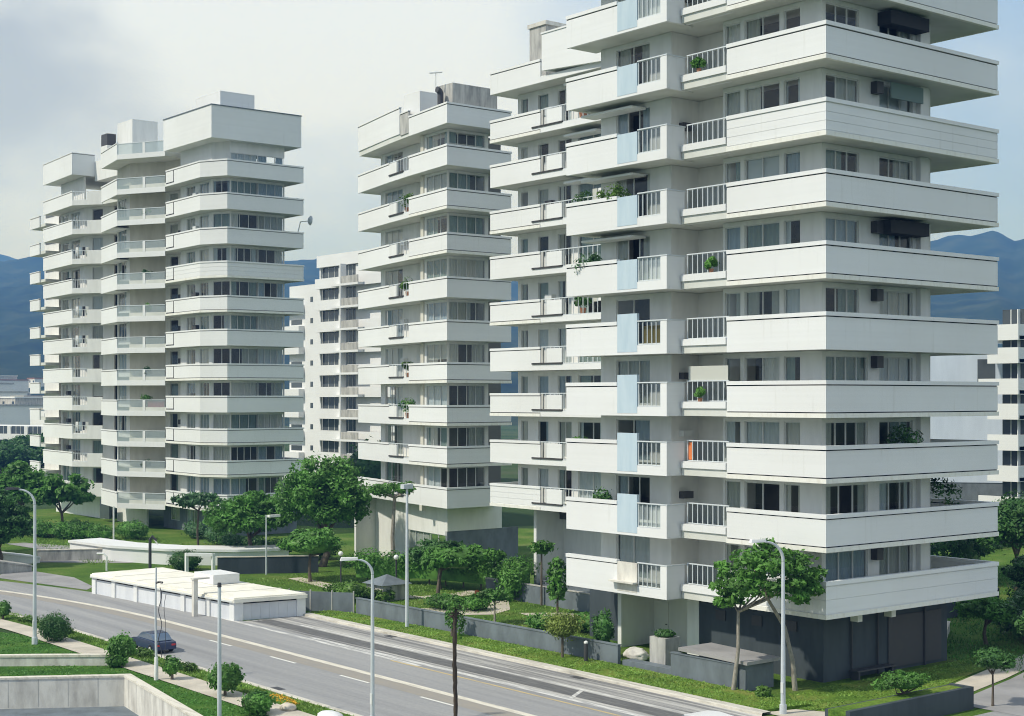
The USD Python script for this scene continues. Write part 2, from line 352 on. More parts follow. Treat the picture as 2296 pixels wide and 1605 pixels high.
# ================================================================ ground, roads
COURT = [(27.65, 61.31), (23.0, 64.2), (14.0, 69.8), (8.0, 60.0), (14.0, 46.0), (25.2, 46.0)]
grassy('far_ground', (0.03, 0.06, 0.025), (0.05, 0.09, 0.03), (0.09, 0.11, 0.06), 0.03)
big = sg.Polygon([(-3000, -2500), (7000, -2500), (7000, 7000), (-3000, 7000)], [COURT])
g = MB()
_v, _f = trimesh.creation.triangulate_polygon(big, engine='earcut')
g.add(np.column_stack([_v, np.zeros(len(_v))]), _f).build('ground', 'far_ground', kind='structure')
_v, _f = trimesh.creation.triangulate_polygon(sg.Polygon([(39.7, 20), (110, 30), (110, 90), (75, 120), (64, 160), (20, 160), (20, 110), (31, 100)]), engine='earcut')
MB().add(np.column_stack([_v, np.full(len(_v), 0.005)]), _f).build('garden_grass', 'grass_garden', kind='structure')


def bend(u):
    return -0.0065 * np.maximum(u - 75.0, 0) ** 2


def sheet(v0, v1, u0, u1, z, curved=True, step=2.0):
    us = np.linspace(u0, u1, max(2, int((u1 - u0) / step) + 1))
    c = bend(us) if curved else 0 * us
    a = np.column_stack([v0 + c, us, np.full(len(us), z)])
    b = np.column_stack([v1 + c, us, np.full(len(us), z)])
    k = np.arange(len(us) - 1)
    n = len(us)
    return np.vstack([a, b]), np.stack([k, n + k, n + k + 1, k + 1], 1)


MB().add(*sheet(31.55, 39.9, -40, 190, 0.010)).build('road', 'asphalt', kind='structure')
MB().add(*sheet(39.9, 43.45, 34, 73.2, 0.010)).build('layby', 'layby_surface', kind='structure')
MB().add(*sheet(38.0, 52.0, 20, 34.0, 0.010, False)).build('side_road', 'asphalt', kind='structure')
MB().add(*sheet(35.55, 36.42, -40, 150, 0.014)).build('worn_strip', 'brown_strip', kind='structure')
MB().add(*sheet(36.44, 36.80, -40, 150, 0.016)).build('centre_line', 'kerb_line', kind='structure')
m = MB()
for k in range(-3, 4):
    m.add(*sheet(35.36, 35.50, 47.9 + 6.1 * k, 50.2 + 6.1 * k, 0.018))
m.build('lane_dashes', 'line_white', kind='structure')
MB().add(*sheet(39.20, 39.34, 30, 58, 0.016)).build('edge_line', 'ochre_line', kind='structure')
MB().add(*sheet(39.34, 39.62, 56, 77, 0.016)).build('edge_line', 'faded_line', kind='structure')
MB().add(*sheet(39.72, 40.02, 37, 66, 0.015)).build('layby_line', 'faded_line', kind='structure')
MB().add(*sheet(40.35, 41.35, 37, 72.8, 0.014)).build('tyre_track', 'tar_track', kind='structure')
MB().add(*sheet(41.50, 41.66, 37, 70, 0.016)).build('layby_line', 'faded_line', kind='structure')
m = MB()
for u in (46.2,):
    m.hexa([(39.9, u, 0.012), (40.0, u - 0.16, 0.012), (41.6, u + 0.9, 0.012), (41.5, u + 1.06, 0.012), (39.9, u, 0.018), (40.0, u - 0.16, 0.018), (41.6, u + 0.9, 0.018), (41.5, u + 1.06, 0.018)])
m.build('bay_marks', 'faded_line', kind='structure')

for i, b in enumerate((49.0, 63.5)):
    MB().box(43.02, 43.4, b, b + 0.7, 0.004, 0.022).build('drain_cover', 'dark_metal', kind='structure')
    MB().box(31.6, 31.95, b + 6, b + 6.7, 0.004, 0.022).build('drain_cover', 'dark_metal', kind='structure')
# kerbs and verges (raised)
def kerb(v0, v1, u0, u1, h, name, mt='kerb_stone', curved=True):
    us = np.linspace(u0, u1, max(2, int((u1 - u0) / 2) + 1))
    c = bend(us) if curved else 0 * us
    m = MB()
    prof = [(v0, 0.0), (v0 + 0.015, h - 0.02), (v0 + 0.04, h), (v1, h), (v1, 0.0)]
    v = np.vstack([np.column_stack([p[0] + c, us, np.full(len(us), p[1])]) for p in prof])
    n, k = len(us), np.arange(len(us) - 1)
    for a in range(4):
        m.add(v, np.stack([a * n + k, a * n + k + 1, (a + 1) * n + k + 1, (a + 1) * n + k], 1)[:, ::-1])
    m.build(name, mt, kind='structure')


kerb(43.45, 43.95, 39.0, 73.0, 0.13, 'kerb')
kerb(31.25, 31.5, 20, 150, 0.06, 'kerb')
verge = sg.Polygon([(43.952, 39.4), (46.3, 39.0), (46.35, 47), (46.4, 50.4), (45.85, 71.5), (45.4, 73.2), (43.952, 73.2)])
MB().prism(verge, 0.002, 0.12).build('verge_grass', 'grass_bright', kind='structure')
MB().add(*sheet(30.15, 31.24, 20, 120, 0.03)).build('verge_grass', 'grass_garden', kind='structure')
MB().add(*sheet(28.75, 30.13, 20, 120, 0.04)).build('footpath', 'path_concrete', kind='structure')
_lawn = sg.Polygon([(28.73, 40), (28.73, 76), (26, 84), (-5, 84), (-5, 40)]).difference(sg.Polygon(COURT).buffer(0.35, join_style=2))
_v, _f = trimesh.creation.triangulate_polygon(_lawn, engine='earcut')
MB().add(np.column_stack([_v, np.full(len(_v), 0.02)]), _f).build('lawn', 'grass_deep', kind='structure')


def flat(poly, z, name, mt):
    P = sg.Polygon(poly)
    _v, _f = trimesh.creation.triangulate_polygon(P, engine='earcut')
    MB().add(np.column_stack([_v, np.full(len(_v), z)]), _f).build(name, mt, kind='structure')


# corner pavement and drive on the right
flat([(43.95, 39.4), (44.0, 37.4), (45.2, 35.9), (51, 36.1), (57.5, 37.6), (66, 40), (66, 41.2), (57, 38.9), (51, 37.3), (46.3, 37.2), (45.4, 39.0)], 0.03, 'footpath', 'path_concrete')
flat([(51.2, 30), (51.2, 35.9), (57.5, 37.4), (80, 44), (80, 30)], 0.02, 'driveway', 'drive_concrete')
flat([(45.5, 38.9), (46.3, 37.35), (51, 37.45), (57, 39.1), (62, 40.2), (62, 41.6), (47.5, 41.2)], 0.026, 'lawn', 'grass_bright')
# garden paths
flat([(51.6, 88.5), (52.6, 88.5), (52.0, 80.5), (53.3, 75.5), (55.4, 75.3), (57.5, 76), (57.5, 74.2), (53.6, 73.8), (51.6, 76), (50.6, 80.5)], 0.02, 'garden_path', 'path_concrete')
flat([(49.2, 68.5), (52.0, 66.6), (54.0, 67.6), (56.4, 70.8), (55.4, 72.0), (53.0, 70.0), (49.6, 71.5)], 0.02, 'garden_path', 'path_concrete')
flat([(53.5, 66.2), (55.6, 64.6), (56.2, 62.6), (55.0, 62.6), (53.2, 64.9)], 0.02, 'garden_path', 'path_concrete')
flat([(36.4, 101.4), (38.6, 91.2), (39.6, 92.5), (40.6, 98), (39.5, 106)], 0.02, 'forecourt', 'drive_concrete')
flat([(38.2, 112), (43, 108), (47.2, 104), (49, 104.5), (47.4, 110.5), (49.5, 117.5), (47, 124), (45.5, 124), (46, 117), (44.5, 112.5)], 0.024, 'service_road', 'drive_concrete')

def blades(poly, n, h, name, mt, seed, z=0.0):
    g = np.random.default_rng(seed)
    P = sg.Polygon(poly) if not hasattr(poly, 'contains') else poly
    x0, y0, x1, y1 = P.bounds
    pts = np.column_stack([x0 + (x1 - x0) * g.random(n * 3), y0 + (y1 - y0) * g.random(n * 3)])
    import shapely
    pts = pts[shapely.contains_xy(P, pts[:, 0], pts[:, 1])][:n]
    keep = meshkit.fbm(np.column_stack([pts * 0.7, np.zeros(len(pts))]), 3, seed) + 0.25 * g.random(len(pts)) > 0.5
    pts = pts[keep]
    k = len(pts)
    a = g.random(k) * 6.283
    hh = h * (0.5 + g.random(k))
    w = 0.02 + 0.03 * g.random(k)
    b = np.column_stack([np.cos(a), np.sin(a)]) * w[:, None]
    tip = pts + g.normal(size=(k, 2)) * 0.06
    v = np.stack([np.column_stack([pts - b, np.full(k, z)]), np.column_stack([pts + b, np.full(k, z)]), np.column_stack([tip, z + hh])], 1).reshape(-1, 3)
    MB().add(v, np.arange(3 * k).reshape(-1, 3)).build(name, mt, kind='stuff')


blades(verge, 12000, 0.055, 'grass_blades', 'blade_light', 301, 0.11)
blades([(30.15, 42), (31.2, 42), (31.2, 90), (30.15, 90)], 8000, 0.09, 'grass_blades', 'blade_light', 302, 0.025)
blades(_lawn.intersection(sg.box(18, 46, 29, 82)), 14000, 0.05, 'grass_blades', 'blade_deep', 303, 0.015)
blades([(46.6, 50), (57, 62), (57, 90), (46.6, 90)], 12000, 0.09, 'grass_blades', 'blade_light', 304, 0.0)
blades([(44.5, 104), (57, 112), (58, 128), (48, 128)], 8000, 0.12, 'grass_blades', 'blade_light', 305, 0.0)
blades([(58, 36.5), (95, 52), (95, 66), (60, 43)], 14000, 0.12, 'grass_blades', 'blade_deep', 306, 0.0)
blades([(45.5, 38.9), (46.3, 37.45), (51, 37.55), (57, 39.2), (62, 40.3), (62, 41.5), (47.5, 41.1)], 5000, 0.05, 'grass_blades', 'blade_light', 307, 0.02)

# ---------------------------------------------------------------- sunken court in the lawn
t = Thing('retaining_wall', 'pale stained concrete wall round a sunken court in the lower left corner', 'retaining wall', (27.65, 61.31, 0))
ring = sg.Polygon(COURT).buffer(0.30, join_style=2).difference(sg.Polygon(COURT))
MB().prism(ring, -1.3, 0.10).build('wall', 'pale_concrete', t)
MB().prism(sg.Polygon(COURT).buffer(0.34, join_style=2).difference(sg.Polygon(COURT).buffer(-0.03, join_style=2)), 0.102, 0.19).build('coping', 'kerb_line', t)
for p, q in ((COURT[1], COURT[0]), (COURT[0], COURT[5])):
    P, L = line(p, q)
    for x in np.arange(0.6, L, 1.25):
        MB().run(P, x, x + 0.03, -0.004, 0.02, -1.1, 0.09).build('panel_joint', 'old_concrete', t)
flat(COURT, -1.15, 'court_floor', 'grey_wall')
t = Thing('low_wall', 'long low cream concrete wall along the lawn edge above the sunken court', 'wall', (28.6, 65.1, 0))
P, L = line((28.75, 65.0), (18.0, 73.0))
MB().run(P, 0, L, 0, 0.3, 0, 0.42).build('wall', 'pale_concrete', t)
MB().run(P, -0.03, L, -0.03, 0.33, 0.422, 0.52).build('coping', 'kerb_line', t)

# ================================================================ towers
class Tower:
    def __init__(self, name, label, at, seed):
        self.t = Thing(name, label, 'apartment building', at)
        self.rng = np.random.default_rng(seed)

    def windows(self, P, t0, t1, z0, z1, n, inset=0.07, split=None):
        """a framed window of n panes with curtains and dark room behind"""
        r = self.rng
        fw = 0.05
        m = MB()
        m.run(P, t0, t1, inset, inset + 0.06, z0, z0 + fw).run(P, t0, t1, inset, inset + 0.06, z1 - fw, z1)
        xs = np.linspace(t0, t1, n + 1)
        for i, x in enumerate(xs):
            a, b = (x, x + fw) if i == 0 else (x - fw, x) if i == n else (x - fw / 2, x + fw / 2)
            m.run(P, a, b, inset, inset + 0.06, z0 + fw, z1 - fw)
        if split:
            m.run(P, t0 + fw, t1 - fw, inset + 0.005, inset + 0.055, z0 + (z1 - z0) * split, z0 + (z1 - z0) * split + 0.04)
        path = m.build('window', 'frame_metal', self.t)
        for i in range(n):
            if r.random() < 0.06 and n > 1:
                continue                      # slid open
            MB().pane(P, xs[i] + fw / 2, xs[i + 1] - fw / 2, inset + 0.03, z0 + fw, z1 - fw).build('pane', 'window_glass', self.t, path=path)
        self.curtain(P, t0, t1, z0, z1, inset, path)

    def curtain(self, P, t0, t1, z0, z1, inset, path):
        r, w = self.rng, t1 - t0
        mode = r.choice(['full', 'sides', 'left', 'right', 'none', 'blind'], p=[0.36, 0.16, 0.14, 0.13, 0.18, 0.03])
        spans = {'full': [(0.02, 0.98)], 'sides': [(0.02, 0.02 + 0.3 * r.random() + .1), (0.65 + 0.2 * r.random(), 0.98)], 'left': [(0.02, 0.3 + 0.35 * r.random())], 'right': [(0.4 + 0.35 * r.random(), 0.98)], 'none': [], 'blind': [(0.02, 0.98)]}[mode]
        o, d, nn = P
        k = int(r.integers(5))
        for a, b in spans:
            ts = np.arange(t0 + w * a, t0 + w * b, 0.055)
            if len(ts) < 3:
                continue
            amp = 0.0 if mode == 'blind' else 0.035
            ph = r.random() * 6
            off = inset + 0.11 + amp * np.sin(ts * (22 + 5 * r.random()) + ph) + 0.5 * amp * np.sin(ts * 9.3 + ph * 2)
            zb = z0 - 0.25 if mode != 'blind' else z0 + (z1 - z0) * 0.45
            base = o + d * ts[:, None] + nn * off[:, None]
            v = np.vstack([np.column_stack([base, np.full(len(ts), zb)]), np.column_stack([base, np.full(len(ts), z1 + 0.02)])])
            i = np.arange(len(ts) - 1)
            m = MB()
            m.add(v, np.stack([i, i + 1, len(ts) + i + 1, len(ts) + i], 1))
            m.build('curtain', 'curtain_%d' % k, self.t, path=path, smooth=True)

    def wall(self, P, t0, t1, z0, z1, ops, thick=0.2, name='wall', mt='wall_render'):
        """wall from t0 to t1 with openings (a, b, sill, head) cut out, one part"""
        m, x = MB(), t0
        for a, b, s, h in sorted(ops):
            if a > x + 1e-4:
                m.run(P, x, a, 0, thick, z0, z1)
            if s > z0 + 1e-3:
                m.run(P, a, b, 0, thick, z0, s)
            if h < z1 - 1e-3:
                m.run(P, a, b, 0, thick, h, z1)
            x = b
        if x < t1 - 1e-4:
            m.run(P, x, t1, 0, thick, z0, z1)
        return m.build(name, mt, self.t)

    def parapet(self, path, zc, zb, lip=True, grooves=0, thick=0.14, cop=0.17, mt='white_render'):
        """solid balcony front: panel, groove, coping, and a lip at the slab edge"""
        lo = zb + (0.19 if lip else 0.0)
        m = MB()
        if grooves:
            zs = np.linspace(lo + 0.05 * lip, zc - cop - 0.05, grooves + 2)
            for a, b in zip(zs[:-1], zs[1:]):
                m.prism(side(path, 0, thick), a + (0.018 if a > zs[0] else 0), b)
            m.prism(side(path, 0.02, thick - 0.02), lo, zc - cop)
        else:
            m.prism(side(path, 0, thick), lo + 0.05 * lip, zc - cop - 0.05)
        p = m.build('parapet', mt, self.t)
        MB().prism(side(path, 0.03, thick - 0.03), zc - cop - 0.051, zc - cop + 0.001).build('groove', 'groove_dark', self.t, path=p)
        MB().prism(side(path, -0.045, thick + 0.03), zc - cop, zc).build('coping', 'white_render', self.t, path=p)
        if lip:
            MB().prism(side(path, 0.03, thick - 0.03), lo - 0.001, lo + 0.051).build('groove', 'groove_dark', self.t, path=p)
            MB().prism(side(path, -0.04, thick), zb, lo).build('lip', 'lip_paint', self.t, path=p)
        return p

    def slab(self, poly, z0, z1):
        return MB().prism(poly, z0, z1).build('floor_slab', 'soffit_paint', self.t)

    def railing(self, P, t0, t1, z0, z1, gap=0.26, sep=True):
        m = MB()
        m.run(P, t0, t1, 0.02, 0.08, z1 - 0.05, z1)
        m.run(P, t0, t1, 0.03, 0.07, z0, z0 + 0.04)
        n = max(2, int(round((t1 - t0) / gap)))
        xs = np.linspace(t0 + 0.02, t1 - 0.02, n + 1)
        if not sep:
            for x in xs:
                m.run(P, x - 0.018, x + 0.018, 0.033, 0.067, z0 + 0.04, z1 - 0.05)
            return m.build('railing', 'rail_metal', self.t)
        p = m.build('railing', 'rail_metal', self.t)
        for x in xs:
            MB().run(P, x - 0.018, x + 0.018, 0.033, 0.067, z0 + 0.04, z1 - 0.05).build('baluster', 'rail_metal', self.t, path=p)
        return p

    def part(self, m, name, mt, **k):
        return m.build(name, mt, self.t, **k)


# ---------------------------------------------------------------- near tower: front wing A, middle wing B, rear wing C
T1 = Tower('apartment_tower', 'largest white balcony tower, nearest, rising out of the top of the photo on the right', (49.14, 40.59, 0), 11)
ZA = [4.55, 7.32, 10.18, 12.90, 15.75, 18.69, 21.67, 24.62, 27.80, 30.85, 33.9]
BA = 1.57
pathA = [(49.14, 46.16), (49.14, 40.59), (61.40, 40.59), (61.40, 47.0)]
pathB = [(48.30, 56.06), (48.30, 52.38)]
slabA = sg.Polygon([(49.2, 49.0), (49.2, 40.65), (61.34, 40.65), (61.34, 47.0), (61.0, 55.4), (50, 55.4), (50, 49.0)])
slabB = sg.Polygon([(48.36, 56.0), (48.36, 49.14), (50.2, 49.14), (50.2, 56.0)])
WA1, LA1 = line((50.45, 47.62), (50.45, 41.9))
WA2, LA2 = line((50.45, 41.9), (58.0, 41.9))
WB1, LB1 = line((49.9, 55.3), (49.9, 50.4))
WB2, LB2 = line((49.9, 50.4), (51.7, 50.4))
WB3, LB3 = line((51.7, 50.4), (51.7, 47.4))
FB, LFB = line((49.44, 49.06), (49.44, 46.2))
PB, LPB = line((48.30, 56.06), (48.30, 49.08))
GA = {4.55: 1, 24.62: 2}
for k, zc in enumerate(ZA[:-1]):
    zb, zf = zc - BA, zc - 1.08
    top = ZA[k + 1] - BA
    T1.parapet(pathA, zc, zb, lip=(k not in (4,)), grooves=GA.get(zc, 0))
    T1.parapet(pathB, zc, zb, lip=False)
    T1.slab(unary_union([slabA, slabB]), zb + 0.015, zf)
    # blue panel, opening with railing, white post and shaded return of wing B
    hi = zc + (0.34 if k in (1, 2, 3, 4) else -0.08)
    m = MB().run(PB, 3.682, 5.03, -0.012, 0.13, zb + 0.12, hi)
    T1.part(m, 'balcony_panel', 'blue_panel' if k else 'pale_concrete')
    if k == 0:
        T1.part(MB().run(PB, 3.4, 5.1, -0.35, -0.013, zb + 0.55, zb + 0.62), 'panel_ledge', 'pale_concrete')
    m = MB().run(PB, 3.682, 6.98, 0.0, 0.14, zb, zb + 0.118)
    m.run(PB, 5.032, 6.58, 0.0, 0.14, zb + 0.118, zb + 0.42).run(PB, 6.58, 6.98, 0.0, 0.16, zb + 0.118, zc - 0.06)
    R, _ = line((48.30, 49.08), (49.44, 49.08))
    m.run(R, 0.16, 1.14, 0.0, 0.14, zb, zc - 0.06)
    T1.part(m, 'balcony_front', 'white_render')
    T1.railing(PB, 5.06, 6.56, zb + 0.43, zc - 0.02, 0.30)
    T1.part(MB().pane(PB, 5.06, 6.56, 0.10, zb + 0.43, zc - 0.08), 'glass_panel', ['smoked_glass', 'balcony_glass', 'smoked_glass', 'smoked_glass'][k % 4])
    T1.part(MB().run(PB, 5.05, 7.02, -0.02, 0.05, zc - 0.055, zc - 0.002).run(R, 0.06, 1.2, -0.02, 0.05, zc - 0.055, zc - 0.002), 'handrail', 'rail_metal')
    # planter box and railing between the wings
    m = MB().run(FB, 0.02, LFB, 0.02, 0.16, zb, zb + 0.46)
    T1.part(m, 'balcony_front', 'white_render')
    T1.part(MB().run(FB, 0.05, LFB - 0.02, -0.32, 0.0, zb + 0.36, zb + 0.66), 'planter_box', 'white_render')
    T1.railing(FB, 0.1, LFB - 0.15, zb + 0.67, zc + 0.06, 0.34)
    T1.part(MB().pane(FB, 0.12, LFB - 0.17, 0.12, zb + 0.67, zc - 0.02), 'glass_panel', 'smoked_glass')
    # walls and windows
    head, sill = top - 0.20, zc - 0.75
    opsA = [(0.1, 1.05), (1.3, 3.35), (3.6, 4.52)]
    T1.wall(WA1, 0, LA1, zf, top, [(a, b, sill, head) for a, b in opsA])
    opsA2 = [(0.26, 2.5 + (0.6 if k in (0, 1, 2, 3) else 0)), (3.9, 6.3)]
    T1.wall(WA2, 0.201, LA2, zf, top, [(a, b, sill if i == 0 else zf + 0.02, head) for i, (a, b) in enumerate(opsA2)])
    T1.part(MB().run(WA2, 6.55, 7.15, -0.25, -0.001, zf, top), 'column', 'wall_render')
    hB = top - 0.20
    T1.wall(WB1, 0, LB1, zf, top, [(1.1, 3.45, zf + 0.05, hB - (0.0 if k else 0.0))])
    T1.wall(WB2, 0.201, LB2, zf, top, [])
    T1.wall(WB3, 0.0, LB3, zf, top, [])
    T1.part(MB().run(line((50.66, 47.42), (54, 47.42))[0], 0, 3.3, 0, 0.2, zf, top), 'party_wall', 'wall_render')
    for (a, b), n in zip(opsA, (1, 2, 1)):
        T1.windows(WA1, a, b, sill, head, n)
    T1.windows(WA2, opsA2[0][0], opsA2[0][1], sill, head, 3 + (k in (2, 3)))
    T1.windows(WA2, 3.9, 6.3, zf + 0.02, head, 3, inset=0.1)
    T1.windows(WB1, 1.1, 3.45, zf + 0.05, hB, 2 + (k % 2))
    # odds and ends by storey
    if k in (5, 8):
        T1.part(MB().tm(trimesh.creation.box((2.7, 0.75, 0.5))).__class__().run(WA2, 3.75, 6.5, -0.75, -0.02, head - 0.5, head + 0.08), 'awning', 'dark_cloth')
    if k == 7:
        o = MB().run(WA2, 4.1, 6.4, -0.5, -0.44, head - 0.65, head + 0.05)
        T1.part(o, 'awning', 'curtain_3')
    if k in (0, 3, 4, 5, 7):
        T1.part(MB().run(WA2, 3.3, 3.75, -0.35, 0.0, head - 0.5, head + 0.02), 'air_conditioner', 'dark_metal')
    if k in (5, 6, 7):
        m = MB().run(WB1, -0.4, 3.2, -0.95, -0.02, top - 0.34, top - 0.24)
        T1.part(m, 'canopy', 'white_render')
T1.slab(unary_union([slabA, slabB]), ZA[-1] - BA + 0.002, ZA[-1] - BA + 0.35)
# core: the rooms' inner walls and the end walls
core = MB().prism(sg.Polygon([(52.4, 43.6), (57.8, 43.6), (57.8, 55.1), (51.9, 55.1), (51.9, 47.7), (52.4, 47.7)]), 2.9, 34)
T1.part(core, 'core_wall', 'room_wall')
m = MB()
m.box(58.002, 58.2, 42.0, 55, 2.98, 33.0)
m.box(50.101, 52.6, 55.15, 55.298, 2.98, 33.0)
T1.part(m, 'end_wall', 'wall_render')
# ground storey
m = MB()
m.run(line((50.62, 49.3), (50.62, 41.95))[0], 0, 7.35, 0, 0.2, 0, 2.985)
m.run(line((50.62, 41.95), (59.4, 41.95))[0], 0.201, 8.78, 0, 0.2, 0, 2.985)
m.box(59.2, 59.398, 42.151, 55, 0, 2.985)
m.run(line((51.2, 57.6), (51.2, 54.4))[0], 0, 3.2, 0, 0.2, 0, 2.985)
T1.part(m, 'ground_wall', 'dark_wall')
T1.part(MB().run(line((50.6, 41.93), (59.4, 41.93))[0], 4.4, 8.3, -0.03, 0.0, 0.15, 2.45), 'roller_door', 'dark_metal')
m = MB()
m.box(50.1, 52.5, 54.05, 54.3, 0, 2.985)
m.box(52.3, 52.5, 49.9, 54.05, 0, 2.985)
m.box(50.60, 50.85, 49.3, 50.06, 0, 2.985)
T1.part(m, 'ground_wall', 'wall_render')
dp = T1.part(MB().run(line((52.28, 53.9), (52.28, 53.0))[0], 0, 0.9, -0.02, 0.02, 0.05, 2.1), 'door', 'white_render')
MB().run(line((52.28, 53.9), (52.28, 53.0))[0], 0.72, 0.82, -0.05, -0.02, 1.0, 1.05).build('handle', 'dark_metal', T1.t, path=dp)
for v in (51.6, 53.9):
    T1.part(MB().box(v, v + 0.3, 40.9, 41.3, 2.62, 2.98), 'ceiling_lamp', 'soffit_paint')

# rear wing C
ZC = [6.74, 9.50, 12.45, 15.27, 18.18, 21.10, 23.98, 26.92, 29.75, 32.83]
VC = 58.86
pathC = [(VC, 75.73), (VC, 70.75)]
PC, LPC = line((VC, 75.73), (VC, 62.0))
WC1, LWC1 = line((60.3, 74.7), (60.3, 62.0))
WCE, LWCE = line((65, 74.7), (60.3, 74.7))
slabC = sg.Polygon([(VC + .06, 75.7), (VC + .06, 62.0), (66.5, 62.0), (66.5, 75.7)])
for k, zc in enumerate(ZC):
    zb, zf = zc - 1.44, zc - 1.05
    T1.parapet(pathC, zc, zb, lip=(k % 2 == 0), grooves=(0 if k else 2), cop=0.15)
    MB().run(line((66.4, 75.73), (VC, 75.73))[0], 0, 7.4, 0, 0.14, zb, zc).build('parapet', 'white_render', T1.t)
    T1.slab(slabC, zb + 0.012, zf)
    m = MB().run(PC, 4.985, 13.7, 0, 0.14, zb, zb + 0.36)
    T1.part(m, 'balcony_front', 'white_render')
    if k == 9:
        continue
    p = T1.part(MB().run(PC, 5.62, 7.05, -0.05, 0.1, zb + 0.46, zc - 0.12), 'balcony_panel', 'white_render')
    MB().run(PC, 4.2, 7.05, -0.06, 0.05, zb + 0.36, zb + 0.455).build('shadow_gap', 'groove_dark', T1.t, path=p)
    T1.part(MB().run(PC, 5.02, 5.22, 0.02, 0.12, zb + 0.46, zc - 0.06), 'post', 'old_concrete')
    T1.railing(PC, 5.0, 13.6, zb + 0.37, zc, 0.42, sep=(k < 0))
    top = ZC[k + 1] - 1.44
    ops = [(0.3, 1.0), (2.0, 3.0), (3.9, 5.2), (5.8, 8.4), (8.8, 10.3)]
    T1.wall(WC1, 0.201, LWC1, zf, top, [(a, b, (zf + 0.9 if i == 1 else zf + 0.05), top - 0.3) for i, (a, b) in enumerate(ops)])
    T1.wall(WCE, 0, LWCE, zf, top, [])
    for i, (a, b) in enumerate(ops):
        T1.windows(WC1, a, b, (zf + 0.9 if i == 1 else zf + 0.05), top - 0.3, 1 if b - a < 1.2 else 2)
    if k in (6, 7, 8):
        T1.part(MB().run(WC1, 5.6, 8.5, -1.0, -0.01, top - 0.42, top - 0.3), 'canopy', 'white_render')
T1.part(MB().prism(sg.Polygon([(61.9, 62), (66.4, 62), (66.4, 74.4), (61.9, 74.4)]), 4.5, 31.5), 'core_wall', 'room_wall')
# roof pieces of wing C: taller block, chimney box with its cap
T1.part(MB().hexa([(58.6, 70.3, 32.0), (58.6, 64, 31.6), (66, 64, 31.6), (66, 70.3, 32.0), (58.6, 70.3, 34.2), (58.6, 64, 34.2), (66, 64, 34.2), (66, 70.3, 34.2)]), 'roof_block', 'white_render')
T1.part(MB().box(58.55, 66.05, 63.95, 70.35, 34.202, 34.3), 'roof_coping', 'white_render')
q = T1.part(MB().box(60.6, 62.4, 72.3, 73.9, 31.4, 35.5), 'chimney', 'old_concrete')
MB().box(60.5, 62.5, 72.2, 74.0, 35.502, 35.75).build('chimney_cap', 'pale_concrete', T1.t, path=q)
# ground storey of wing C
m = MB()
m.box(60.0, 62.4, 72.5, 72.75, 0, 5.31)
m.box(62.2, 62.4, 64, 72.5, 0, 5.31)
T1.part(m, 'ground_wall', 'wall_render')
m = MB()
for a in range(5):
    m.box(59.0 + 0.4 * a, 59.4 + 0.4 * a, 66, 72.3, 0.0, 0.25 + 0.17 * a)
m.box(61.0, 62.2, 64, 72.4, 0, 1.1)
T1.part(m, 'entrance_step', 'grey_wall')

# ---------------------------------------------------------------- middle tower
T2 = Tower('apartment_tower', 'middle white balcony tower, partly hidden behind the near tower\'s left wing', (60.3, 82.33, 0), 22)
ZM = [6.07, 8.86, 11.66, 14.58, 17.46, 20.39, 23.38, 26.38, 29.34]
ZMR = 32.17
pathM1 = [(61.3, 88.3), (60.3, 82.33), (65.85, 82.33), (65.85, 88.5)]
pathM2 = [(63.5, 98.3), (62.0, 91.8)]
pathMr = [(62.0, 91.8), (61.3, 88.3)]
PMr, LMr = line(*pathMr)
slabM = sg.Polygon([(63.56, 98.2), (62.06, 91.8), (61.36, 88.3), (60.36, 82.4), (65.8, 82.4), (65.8, 88), (69, 88), (69, 98.2)])
WM1, LM1 = line((62.1, 88.0), (61.6, 84.1))
WM2, LM2 = line((61.6, 84.1), (65.2, 84.1))
WM3, LM3 = line((64.6, 96.8), (63.6, 90.6))
WM4, LM4 = line((63.6, 90.6), (64.2, 88.0))
for k, zc in enumerate(ZM):
    zb, zf = zc - 1.42, zc - 1.02
    T2.parapet(pathM1, zc, zb, lip=(k in (1, 2, 3, 6, 7)), cop=0.14)
    T2.parapet(pathM2, zc, zb, lip=False, cop=0.12)
    T2.slab(slabM, zb + 0.012, zf)
    T2.part(MB().run(PMr, 0, LMr, 0, 0.14, zb, zb + 0.40), 'balcony_front', 'white_render')
    p = T2.part(MB().run(PMr, 0.12, 1.5, -0.06, 0.08, zb + 0.52, zc - 0.12), 'balcony_panel', 'wall_render')
    MB().run(PMr, 0.0, 2.6, -0.07, 0.05, zb + 0.41, zb + 0.515).build('shadow_gap', 'groove_dark', T2.t, path=p)
    T2.railing(PMr, 0.02, LMr - 0.02, zb + 0.41, zc, 0.5, sep=False)
    top = (ZM[k + 1] if k < 8 else ZMR) - 1.42
    hd = top - 0.14
    T2.wall(WM1, 0, LM1, zf, top, [(0.9, LM1 - 0.03, zf + 0.4, hd)], 0.15)
    T2.wall(WM2, 0.151, LM2, zf, top, [(0.16, LM2 - 0.3, zf + 0.4, hd)], 0.15)
    T2.wall(WM3, 0, LM3, zf, top, [(0.8, 3.9, zf + 0.05, hd)])
    T2.wall(WM4, 0, LM4, zf, top, [])
    T2.windows(WM1, 0.9, LM1 - 0.03, zf + 0.4, hd, 3, inset=0.03)
    T2.windows(WM2, 0.16, LM2 - 0.3, zf + 0.4, hd, 4, inset=0.03, split=(0.55 if k == 8 else None))
    T2.windows(WM3, 0.8, 3.9, zf + 0.05, hd, 3)
    T2.part(MB().run(WM1, 0.2, 0.62, -0.1, 0.0, zf, top), 'pier', 'tan_render')
    if k in (2, 3, 5, 6):
        T2.part(MB().run(WM4, 0.3, 0.9, -0.35, 0.0, zf + 1.3, zf + 1.75), 'air_conditioner', 'frame_metal')
